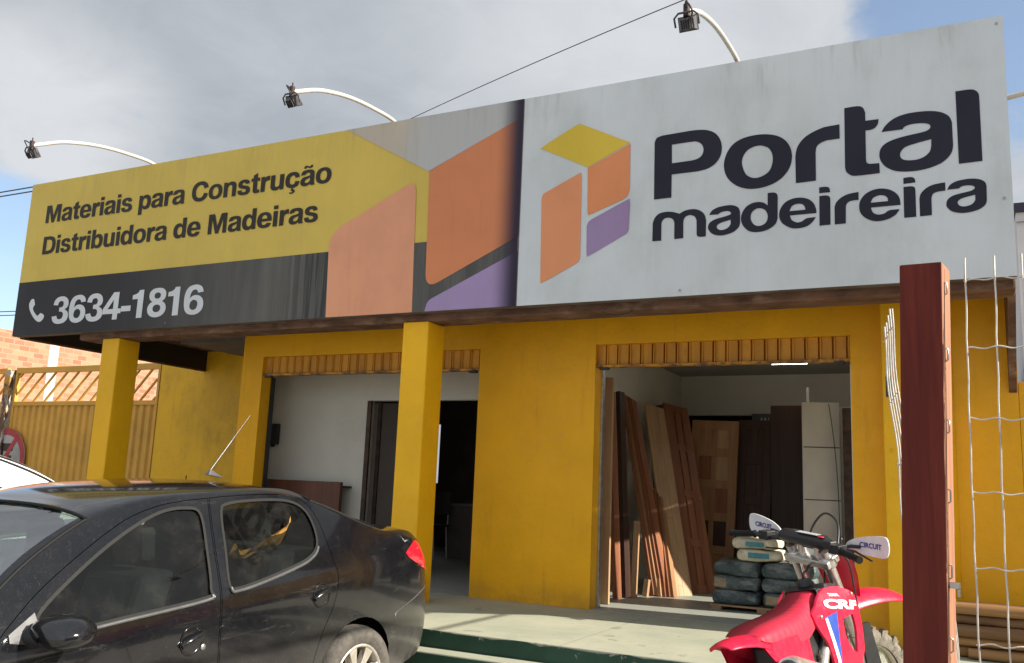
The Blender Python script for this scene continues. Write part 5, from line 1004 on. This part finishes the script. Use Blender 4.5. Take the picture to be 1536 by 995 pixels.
# shrouds, side panels, graphics
def bulge(s, z): return .090+.085*max(0, min(1, (s-.62)/.38))**1.0-.06*max(0, (z-.93)/.1)*1.0-.05*max(0, (.66-z)/.2)
SCX = lambda l: [(.6+(p[0]-.6)*.80, *p[1:]) for p in l]
SHO = loop(SCX([(.60, .900, 1), (.74, .955), (.88, .985), (1.02, .975, 1), (1.16, .915), (1.205, .835, 1), (1.19, .74), (1.10, .60), (1.06, .545, 1), (.985, .60), (.90, .54, 1), (.80, .52, 1), (.76, .60), (.73, .74), (.66, .82)]), 5)
SHH = loop(SCX([(.945, .83, 1), (1.07, .835, 1), (1.075, .76), (1.03, .66, 1), (.975, .69), (.935, .76)]), 4)
for sg in (-1, 1):
    ro, rh = resample(SHO, .03), resample(SHH, .03); v2, fs = shell(ro, [rh], .04); g = MB()
    g.add([(s, sg*bulge(s, z), z) for s, z in v2], fs, 0, True); g.add([(s, sg*(bulge(s, z)-.012), z) for s, z in v2], fs, 0, True)
    for l in (ro, rh):
        n = len(l); g.add([(s, sg*(bulge(s, z)-d), z) for d in (0, .012) for s, z in l], [(i, (i+1) % n, n+(i+1) % n, n+i) for i in range(n)])
    sh_ = BPt(g, 'shroud', M_BR)
    sk = lambda s, z, d=.0025: (s, sg*(bulge(s, z)+d), z)
    def decal(name, pl_, m, d):
        v3, f3 = shell(resample(pl_, .03), [], .04); BPt(MB().add([sk(s, z, d) for s, z in v3], f3, 0, True), name, m, sh_, recalc=False)
    decal('blue_graphic', loop(SCX([(.735, .866, 1), (.885, .872, 1), (.865, .80), (.835, .68, 1), (.815, .545, 1), (.80, .62), (.775, .75, 1)]), 4), M_BBL, .002)
    decal('white_graphic', loop(SCX([(.735, .862, 1), (.765, .862, 1), (.80, .74), (.825, .60, 1), (.805, .56, 1), (.79, .62), (.765, .75, 1)]), 4), M_BW, .003)
    g = MB(); x0, x1 = (.715, 1.03)
    fn = (lambda u, v: sk(u+.2*(v-.888), v-.20*(u-.725), .0035)) if sg < 0 else (lambda u, v: sk(x0+x1-u-.2*(v-.888), v-.20*(x1-u), .0035))
    add_text(g, 'CRF', fn, x0, x1, .905, .043, .05, ref='R'); BPt(g, 'lettering', M_LETW, sh_, recalc=False)
    g = MB(); add_text(g, '250R', fn,   .79, .87, .962, .014, .02, ref='R'); BPt(g, 'lettering', M_LETW, sh_, recalc=False)
    # rear side panel with white number field
    PO = loop([(.48, .84, 1), (.30, .87), (.05, .89), (-.10, .90, 1), (-.02, .82), (.10, .70), (.22, .64, 1), (.40, .60), (.50, .66, 1)], 4)
    v2, fs = shell(resample(PO, .03), [], .05); py = lambda s, z: .088+.04*exp(-((s-.15)/.2)**2)*(1-.5*max(0, z-.8)/.1)
    g = MB().add([(s, sg*py(s, z), z) for s, z in v2], fs, 0, True).add([(s, sg*(py(s, z)-.008), z) for s, z in v2], fs, 0, True); BPt(g, 'side_panel', M_BR)
    BPt(MB().box(.85, 1.01, sg*.075-.035*(1 if sg > 0 else 1), sg*.075+.035, .60, .87), 'radiator', M_RADG, None, bevel=.006)
    BPt(MB().tube(catmull([(1.07, sg*.03, .90), (.92, sg*.065, .84), (.62, sg*.078, .66), (.42, sg*.08, .44), (.44, sg*.09, .30)], 5), .028, 10).tube([(1.02, sg*.04, .80), (.88, sg*.07, .52), (.80, sg*.06, .30)], .018, 8), 'frame_spar', M_ALU)
    BPt(MB().box(-.04, .48, sg*.10-.02, sg*.10+.02, .31, .40), 'swingarm', M_ALU, None, bevel=.01)
    BPt(MB().box(.36, .46, sg*.20-.06, sg*.20+.06, .34, .365), 'foot_peg', M_STEEL, None, bevel=.006)
BPt(MB().box(.46, .82, -.11, .11, .26, .46).box(.62, .80, -.085, .085, .46, .72, 0).lathe([(0, -.15), (.09, -.15), (.10, -.12), (.10, .12), (.09, .15), (0, .15)], 24, 0, Matrix.Translation((.56, 0, .38)) @ Matrix.Rotation(R(90), 4, 'X')), 'engine', M_RUST, None, bevel=.015)
BPt(MB().tube(catmull([(.80, -.06, .60), (.90, -.12, .52), (.74, -.16, .46), (.50, -.15, .58), (.34, -.15, .68)], 5), .024, 12), 'exhaust_pipe', M_STEEL)
mf = BPt(MB().tube([(.34, -.15, .68), (.28, -.152, .70), (-.02, -.165, .785), (-.08, -.168, .80)], [.03, .056, .060, .05], 20), 'muffler', M_ALU)
BPt(MB().tube([(-.075, -.1675, .799), (-.105, -.169, .808)], [.045, .030], 16), 'muffler_tip', M_BLACK, mf)
BPt(MB().tube([(.30, 0, .46), (.44, 0, .80)], [.045, .03], 14), 'shock_absorber', M_STEEL)
BPt(MB().tube([(.44, .12, .34), (.45, .315, .055)], .010, 8).box(.42, .48, .29, .34, .047, .057), 'kickstand', M_STEEL)
BPt(MB().box(.15, .78, -.06, .06, .62, .86), 'airbox', M_BLACK, None, bevel=.02)
# small hardware: reservoir, hoses, bolts, engine cover
BPt(MB().box(bc.x-.10, bc.x-.05, -.215, -.165, 1.20, 1.235), 'brake_reservoir', M_BLACK, hb, True, bevel=.006)
BPt(MB().lathe([(0, 0), (.016, 0), (.016, .004), (0, .004)], 12, 0, Matrix.Translation((bc.x-.055, -.12, 1.238))), 'kill_switch', mat('red_button', (.5, .01, .02), .4), hb, True)
BPt(MB().tube(catmull([(bc.x-.07, -.19, 1.19), (bc.x+.08, -.17, 1.12), (1.22, -.14, .95), (1.30, -.13, .70), (1.42, -.10, .40)], 6), .005, 6), 'brake_hose', M_BLACK, None, True)
BPt(MB().tube(catmull([(bc.x-.05, .20, 1.19), (bc.x+.05, .10, 1.14), (1.05, .06, 1.0), (.9, .08, .8)], 6), .005, 6).tube(catmull([(bc.x-.05, -.19, 1.19), (bc.x+.04, -.08, 1.13), (1.04, -.05, 1.0), (.85, -.06, .8)], 6), .0045, 6), 'control_cable', M_BLACK)
for s_, z_ in ((1.00, .925), (.68, .875), (.935, .60), (.79, .545)):
    for sg in (-1, 1): BPt(MB().lathe([(.004, .006), (.008, .006), (.010, 0)], 10, 0, Matrix.Translation((s_, sg*(bulge(s_, z_)+.001), z_)) @ Matrix.Rotation(R(-90*sg), 4, 'X')), 'bolt', M_STEEL)
for s_, z_ in ((.40, .72), (.02, .86)):
    for sg in (-1, 1): BPt(MB().lathe([(0, .005), (.007, .005), (.009, 0)], 10, 0, Matrix.Translation((s_, sg*(.10), z_)) @ Matrix.Rotation(R(-90*sg), 4, 'X')), 'bolt', M_STEEL)
for sg in (-1, 1):
    g = MB()
    for k in range(9): g.box(.855+.018*k, .861+.018*k, sg*.112-.002, sg*.112+.002, .61, .86)
    BPt(g, 'radiator_grille', M_ALU)
    BPt(MB().lathe([(0, .14), (.055, .138), (.065, .12), (.07, .10)], 24, 0, Matrix.Translation((.70, 0, .36)) @ Matrix.Rotation(R(-90*sg), 4, 'X')), 'engine_cover', M_ALU)
BPt(MB().box(.30, .52, -.09, .09, .48, .62).tube([(.10, -.13, .34), (.48, -.13, .34)], .012, 8), 'shock_linkage', M_RUST, None, bevel=.01)
# ------------------------------------------------------------------ stock inside the right bay
W_RED = wood('red_brown_wood', (.17, .058, .028), (.30, .12, .055), 'z', .5, 10); W_TAN = wood('tan_wood', (.25, .125, .055), (.37, .205, .10), 'z', .5, 9)
W_LIGHT = wood('light_wood', (.36, .215, .11), (.47, .30, .165), 'z', .55, 9); W_DK = wood('dark_brown_wood', (.035, .016, .011), (.062, .030, .019), 'z', .45, 9)
W_PAL = wood('pallet_wood', (.22, .14, .08), (.34, .22, .13), 'x', .75, 12)
def frame_from(bottom, top, wdir):
    b = V(bottom); z = (V(top)-b).normalized(); x = V(wdir); x = (x-z*x.dot(z)).normalized(); y = z.cross(x)
    return Matrix(((x.x, y.x, z.x, b.x), (x.y, y.y, z.y, b.y), (x.z, y.z, z.z, b.z), (0, 0, 0, 1)))
def panel_door(label, bottom, top, wdir, w, th, frame_m, panel_m, rows=4, colsn=2, h=None, group='timber doors for sale'):
    mw = frame_from(bottom, top, wdir); t = thing('panel_door', label, 'door', mw=mw, group=group); H = h or (V(top)-V(bottom)).length; s = .105
    g = MB().box(0, s, 0, th, 0, H).box(w-s, w, 0, th, 0, H)
    xs_ = [s+(w-2*s)*k/colsn for k in range(colsn+1)]
    zs_ = [H*k/rows for k in range(rows+1)]
    for k in range(rows+1):
        z0 = max(0, zs_[k]-.05) if k else 0; z1 = min(H, zs_[k]+.05) if k < rows else H
        if k == 0: z1 = .14
        if k == rows: z0 = H-.11
        g.box(s+.0005, w-s-.0005, 0.001, th-.001, z0, z1)
    for k in range(1, colsn):
        for j in range(rows): g.box(xs_[k]-.03, xs_[k]+.03, .002, th-.002, zs_[j]+(.14 if j == 0 else .05)+.0005, zs_[j+1]-(.11 if j == rows-1 else .05)-.0005)
    g.build('door_frame', frame_m, t, bevel=.003, recalc=True)
    for j in range(rows):
        for k in range(colsn):
            x0 = xs_[k]+(.03 if k else 0); x1 = xs_[k+1]-(.03 if k < colsn-1 else 0)
            MB().box(x0, x1, th*.42, th*.58, zs_[j]+.04, zs_[j+1]-.04).build('door_panel', panel_m[(j, k)] if isinstance(panel_m, dict) else panel_m, t)
    return t
def board(label, bottom, top, wdir, w, th, m, group='planks leaning in the right bay'):
    mw = frame_from(bottom, top, wdir); L = (V(top)-V(bottom)).length
    o = MB().box(0, w, 0, th, 0, L).build('plank', m, None, bevel=.002); o.matrix_world = mw
    return tag(o, label, 'plank', group)
panel_door('panelled wooden door upright at the left jamb of the right bay', (-3.575, 8.02, .004), (-3.575, 8.02, 2.085), (1, -.05, 0), .575, .035, W_LIGHT, W_TAN, 5, 2)
for i, (xb, yb, xt, yt, zt, w, m, lb) in enumerate([
    (-3.13, 8.45, -3.28, 8.55, 2.02, .045, W_RED, 'red brown plank just right of the upright door, front of the pair'),
    (-3.10, 8.62, -3.26, 8.76, 2.04, .05, W_DK, 'dark plank just right of the upright door, rear of the pair')]):
    board(lb, (xb, yb, .003), (xt, yt, zt), (1, -.2, 0), w, .10, m)
board('short pale offcut standing low among the planks by the upright door', (-3.045, 8.72, .003), (-3.05, 8.80, .74), (1, -.1, 0), .06, .03, W_LIGHT)
board('dark wide board standing behind the slanting bundle', (-3.20, 10.20, .003), (-3.50, 10.5, 2.05), (1, -.1, 0), .20, .03, W_DK)
board('very short square block at the foot of the planks', (-2.985, 8.90, .003), (-2.98, 8.94, .17), (1, -.1, 0), .05, .05, W_LIGHT)
for i, (dx, m, lb) in enumerate([(0, W_RED, 'leftmost long red plank of the slanting bundle'), (.040, W_TAN, 'tan plank, second in the slanting bundle'), (.080, W_RED, 'third long red plank of the slanting bundle'), (.118, W_RED, 'red plank at the right of the slanting bundle')]):
    board(lb, (-2.925+dx*.95, 9.00+.02*i, .003), (-3.575+dx*.85, 9.78, 2.13-.02*i), (1, -.25, 0), .034, .12, m)
for i, (dx, m, lb) in enumerate([(0, W_LIGHT, 'pale short plank in front of the slanting bundle'), (.042, W_RED, 'short red plank beside the panel door, left one'), (.084, W_RED, 'short red plank beside the panel door, right one'), (.126, W_TAN, 'short tan plank touching the leaning panel door')]):
    board(lb, (-2.850+dx*.9, 8.99+.02*i, .003), (-3.20+dx*.9, 9.70, 1.10-.04*i), (1, -.25, 0), .034, .10, m)
panel_door('pale panelled door leaning sideways at the front of the stack', (-2.765, 9.16, .004), (-3.45, 10.28, 2.08), (1, 1.45, 0), .27, .035, W_LIGHT, W_RED, 5, 2)
panel_door('red brown panelled door leaning behind the pale leaning door', (-2.68, 9.50, .004), (-3.36, 10.72, 2.13), (1, 1.2, 0), .34, .035, W_RED, W_RED, 4, 2)
panel_door('wooden door of mixed brown panels standing in the back opening', (-3.16, 11.00, .004), (-3.10, 11.10, 1.95), (1, 0, 0), .58, .035, W_TAN, {(0, 0): W_TAN, (0, 1): W_TAN, (1, 0): W_DK, (1, 1): W_DK, (2, 0): W_TAN, (2, 1): W_RED, (3, 0): W_RED, (3, 1): W_LIGHT, (4, 0): W_TAN, (4, 1): W_LIGHT}, 5, 2)
panel_door('dark door half hidden behind the mixed brown door', (-2.62, 11.15, .004), (-2.56, 11.28, 1.97), (1, 0, 0), .42, .035, W_DK, W_DK, 4, 2)
t = thing('boxed_doors', 'dark packed doors with white lettering in the back of the right bay', 'packs', (-2.25, 11.4, 0))
M_PACK = mat('dark_wrapping', (.030, .024, .022), .6, 0, .2, 8); M_PACKL = mat('pack_label', (.022, .022, .024), .4, 0, .1, 8); M_LETP = mat('pale_lettering', (.34, .34, .34), .6, 0, .1, 8)
P(MB().box(-2.42, -2.10, 11.35, 11.48, .003, 2.05), 'wrapping', M_PACK, t, bevel=.01)
for zc in (.72, 1.34, 1.96):
    P(MB().box(-2.36, -2.105, 11.342, 11.349, zc-.085, zc+.085), 'label', M_PACKL, t)
    g = MB(); add_text(g, 'ANA', lambda u, v: (u, 11.339, v), -2.325, -2.14, zc-.045, .085, .03, ref='A'); P(g, 'lettering', M_LETP, t, recalc=False)
def slab(name, label, x0, x1, y0, y1, z1, m, cat='door'):
    return tag(MB().box(x0, x1, y0, y1, .003, z1).build(name, m, None, bevel=.004), label, cat)
slab('door_slab', 'plain dark brown door slab left of the white door', -2.16, -1.70, 11.2, 11.24, 2.135, W_DK)
M_WD = mat('white_door_paint', (.74, .73, .68), .5, 0, .05, 4)
tag(MB().tube([(-3.30, 10.9, 2.0), (-3.30, 10.9, .003)], .02, 8).build('pipe', M_WD), 'pale upright pipe in the back left corner of the right bay', 'pipe')
t = thing('white_door', 'white door with three grooves and a curved line in the right bay', 'door', (-1.5, 10.5, 0))
MXD = Matrix.Translation((-1.675, 10.50, .003)) @ Matrix.Rotation(R(14), 4, 'Z') @ Matrix.Rotation(R(-1.5), 4, 'X')
P(MB().box(0, .40, 0, .035, 0, 2.105, 0, MXD), 'leaf', M_WD, t, bevel=.003)
M_GRV = mat('groove', (.10, .095, .08), .7, 0, .1, 10)
g = MB()
for z in (.42, 1.02, 1.60): g.box(.012, .395, -.0018, -.0004, z-.006, z+.006, 0, MXD)
g.add([tuple(MXD @ V(p)) for (x, z) in catmull([(.285, 2.09, 0), (.33, 1.7, 0), (.36, 1.2, 0), (.375, .5, 0)], 5) and [(q[0], q[1]) for q in catmull([(.285, 2.09, 0), (.33, 1.7, 0), (.362, 1.2, 0), (.375, .5, 0)], 6)] for p in ((x, -.002, z), (x+.009, -.002, z))], [(2*i, 2*i+1, 2*i+3, 2*i+2) for i in range(18)])
P(g, 'groove', M_GRV, t, recalc=False)
slab('white_door', 'second white leaf, partly behind the grooved white door', -1.40, -1.20, 10.75, 10.79, 2.07, M_WD)
slab('door_slab', 'dark mottled board at the right edge of the right bay', -1.245, -1.02, 10.45, 10.50, 2.03, mat('mottled_board', (.075, .050, .038), .7, 0, .5, 9, dirt=.5))
slab('batten', 'pale vertical batten above the dark brown slab', -1.80, -1.765, 11.6, 11.64, 2.40, M_WD, 'batten')
# cement bags on a pallet
def bag(label, c, dims, m, m2, group, lab=None, yaw=0, txt=None):
    x, y, z = c; w, d, h = dims; g = MB(); n = 12; k = 9; random.seed(int(x*100+z*1000)); ph = [random.uniform(0, 6) for _ in range(4)]
    vs = []
    for j in range(k):
        a = -pi/2+pi*j/(k-1)
        rr = cos(a)**.20 if cos(a) > 1e-4 else 0; hz = (1 if a > 0 else -1)*abs(sin(a))**.8
        for i in range(4*n):
            b = 2*pi*i/(4*n); cx_ = cos(b); sx_ = sin(b); e = .24
            px = (1 if cx_ > 0 else -1)*abs(cx_)**e; py_ = (1 if sx_ > 0 else -1)*abs(sx_)**e
            r2 = rr if rr > 0 else .02; wob = 1+.030*sin(3*b+ph[0]+2*a)+.016*sin(7*b+ph[1]+3*a)
            vs.append((px*w/2*r2*wob, py_*d/2*r2*wob, hz*h/2*(1-.16*sin(2.2*px+ph[2])*sin(2*py_+ph[3])-.06*sin(5*px+ph[1])*cos(3*py_+ph[0]))))
    nn = 4*n; fs = [(j*nn+i, j*nn+(i+1) % nn, (j+1)*nn+(i+1) % nn, (j+1)*nn+i) for j in range(k-1) for i in range(nn)]+[tuple(range(nn))[::-1], tuple(range((k-1)*nn, k*nn))]
    t = thing('cement_bag', label, 'bag', (x, y, z-h/2), group); Mx = Matrix.Translation((0, 0, h/2)) @ Matrix.Rotation(yaw, 4, 'Z')
    g.add(vs, fs, 0, True, Mx); g.build('bag', m, t, recalc=False)
    if lab:
        u0, u1, v0, v1 = lab; g = MB().box(u0*w, u1*w, -d/2*1.022-.002, -d/2*1.012, v0*h, v1*h, 0, Mx); g.build('printed_patch', m2, t)
    if txt:
        g = MB(); add_text(g, txt, lambda u, v: tuple(Mx @ V((u, -d/2*1.022-.004, v))), -.02*w, .36*w, -.02*h, .2*h, .02, ref='C'); g.build('lettering', M_BAGT, t, recalc=False)
    return t
def bagmat(name, c, c2):
    m = MT(name); oi = m.n('ShaderNodeObjectInfo'); vv = m.n('ShaderNodeVectorMath', operation='ADD'); m.put(vv.inputs[0], m.obj)
    cx3 = m.n('ShaderNodeCombineXYZ'); m.put(cx3.inputs[0], m.math('MULTIPLY', oi.outputs['Random'], 40)); m.put(vv.inputs[1], cx3.outputs[0]); vec = vv.outputs[0]
    a = m.noise(9, 7, .7, vec); b = m.noise(5, 6, .65, vec, (1, 1, 2.2)); z = m.xyz(m.nor)[2]; cr_ = m.noise(22, 3, .5, vec, (1, 1, 1.6), (0, 0, 0), 1.2)
    k = m.mix(m.ramp(a, .35, .7), c, sc(c, 1.6)); k = m.mix(m.math('MULTIPLY', m.ramp(b, .50, .62), .6), k, c2)
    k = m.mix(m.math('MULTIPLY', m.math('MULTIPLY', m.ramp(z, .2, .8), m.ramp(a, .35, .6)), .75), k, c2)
    m.col(k).set(Roughness=.6).bump(m.math('ADD', m.noise(7, 6, .65, vec), m.math('MULTIPLY', cr_, .6)), .9, .03); return m.m
BG = bagmat('grey_green_bag', (.040, .062, .066), (.22, .24, .23)); BWH = bagmat('cream_paper_bag', (.50, .45, .32), (.60, .55, .42))
M_BAGP = mat('tan_patch', (.24, .18, .11), .7, 0, .2, 12); M_BAGB = mat('blue_green_print', (.06, .22, .26), .7, 0, .2, 20); M_BAGT = mat('faded_bag_print', (.14, .30, .33), .7, 0, .1, 20)
t = thing('pallet', 'low wooden pallet under the cement bags', 'pallet', (-1.75, 8.72, 0))
g = MB()
for x in (-2.17, -1.76, -1.36): P(MB().box(x, x+.09, 8.43, 9.05, .003, .035), 'bearer', W_PAL, t)
for i in range(5): P(MB().box(-2.18, -1.26, 8.43+.125*i, 8.53+.125*i, .036, .052), 'deck_board', W_PAL, t)
pos = ['bottom', 'middle', 'top']
for i in range(3):
    bag('grey green cement bag, %s of the left stack on the pallet' % pos[i], (-1.955, 8.73, .117+.128*i), (.43, .62, .135), BG, M_BAGP, 'grey cement bags on the pallet', (-.42, -.17, -.28, .30) if i == 1 else None, .02*(i-1))
for i in range(3):
    bag('grey green cement bag, %s of the right stack on the pallet' % pos[i], (-1.51, 8.75, .117+.128*i), (.43, .62, .135), BG, M_BAGP, 'grey cement bags on the pallet', (-.42, -.12, -.25, .3) if i == 0 else None, -.03*(i-1))
bag('cream paper bag on top of the grey bags, lower one', (-1.76, 8.70, .500), (.39, .55, .105), BWH, M_BAGB, 'cream bags on the grey bags', (-.22, .25, -.2, .25), .05)
bag('cream paper bag with blue print, topmost on the pile', (-1.79, 8.69, .603), (.37, .55, .10), BWH, M_BAGB, 'cream bags on the grey bags', (-.12, .32, -.22, .18), -.06)

# ------------------------------------------------------------------ left bay
t = thing('wooden_counter', 'low reddish wood counter against the white wall of the left bay', 'counter', (-6.7, 8.0, 0))
P(MB().box(-7.28, -6.78, 7.98, 8.03, .003, 1.00).box(-6.777, -6.10, 7.98, 8.03, .003, 1.00), 'front_board', wood('dark_counter_wood', (.085, .032, .020), (.14, .055, .032), 'z', .4, 7), t, bevel=.004)
P(MB().box(-7.28, -6.10, 8.031, 8.19, .94, .96), 'shelf', W_DK, t, bevel=.004)
t = thing('fuse_box', 'black open fuse box on the white wall of the left bay', 'fuse box', (-7.36, 8.17, 1.4))
P(MB().box(-7.285, -7.19, 8.15, 8.199, 1.40, 1.64), 'box', M_BLACK, t, bevel=.005); P(MB().box(-7.27, -7.22, 8.145, 8.16, 1.37, 1.40), 'plug', M_RUB, t)
slab('interior_door', 'grey door leaf standing in the dark doorway of the left bay', -6.73, -6.05, 9.18, 9.22, 1.98, mat('grey_door', (.30, .275, .27), .6, 0, .1, 3))
t = thing('desk', 'dark desk in the back room behind the left bay', 'desk', (-6.3, 11.5, 0))
P(MB().box(-6.78, -5.6, 11.38, 11.98, .735, .765), 'top', mat('desk_top', (.16, .14, .13), .4, 0, .1, 6), t, bevel=.004)
P(MB().box(-6.76, -5.62, 11.42, 11.44, .003, .734).box(-6.76, -6.74, 11.44, 11.96, .003, .734).box(-5.64, -5.62, 11.44, 11.96, .003, .734), 'body', M_DARK, t)
t = thing('office_clutter', 'dark office machine on the desk in the back room', 'machine', (-6.25, 11.6, .766))
P(MB().box(-6.40, -6.08, 11.55, 11.85, .767, .90), 'case', M_BLACK, t, bevel=.02); P(MB().prism([(11.60, .902), (11.66, .902), (11.84, 1.12), (11.79, 1.14)], (), -6.36, -6.14, lambda u, v, w: (w, u, v)), 'screen', M_BLACK, t)
t = thing('chair', 'steel legged chair half hidden by the yellow pillar in the left bay', 'chair', (-6.85, 11.0, 0))
for x in (-7.05, -6.70):
    for y in (10.95, 11.30): P(MB().tube([(x-.02, y, .44), (x+.03, y-.03, .003)], .011, 8), 'leg', M_STEEL, t)
P(MB().box(-7.08, -6.68, 10.93, 11.33, .44, .465), 'seat', M_CAB, t, bevel=.01); P(MB().box(-7.08, -6.68, 11.31, 11.33, .60, .92), 'backrest', M_CAB, t, bevel=.01)
P(MB().tube([(-7.05, 11.32, .45), (-7.05, 11.335, .90)], .011, 8).tube([(-6.71, 11.32, .45), (-6.71, 11.335, .90)], .011, 8), 'back_frame', M_STEEL, t)
tag(MB().box(-6.93, -6.89, 11.02, 11.06, .003, 2.02).build('door_post', M_STEEL), 'pale upright post beside the yellow pillar in the back room', 'post')
# ground litter by the kerb
random.seed(11)
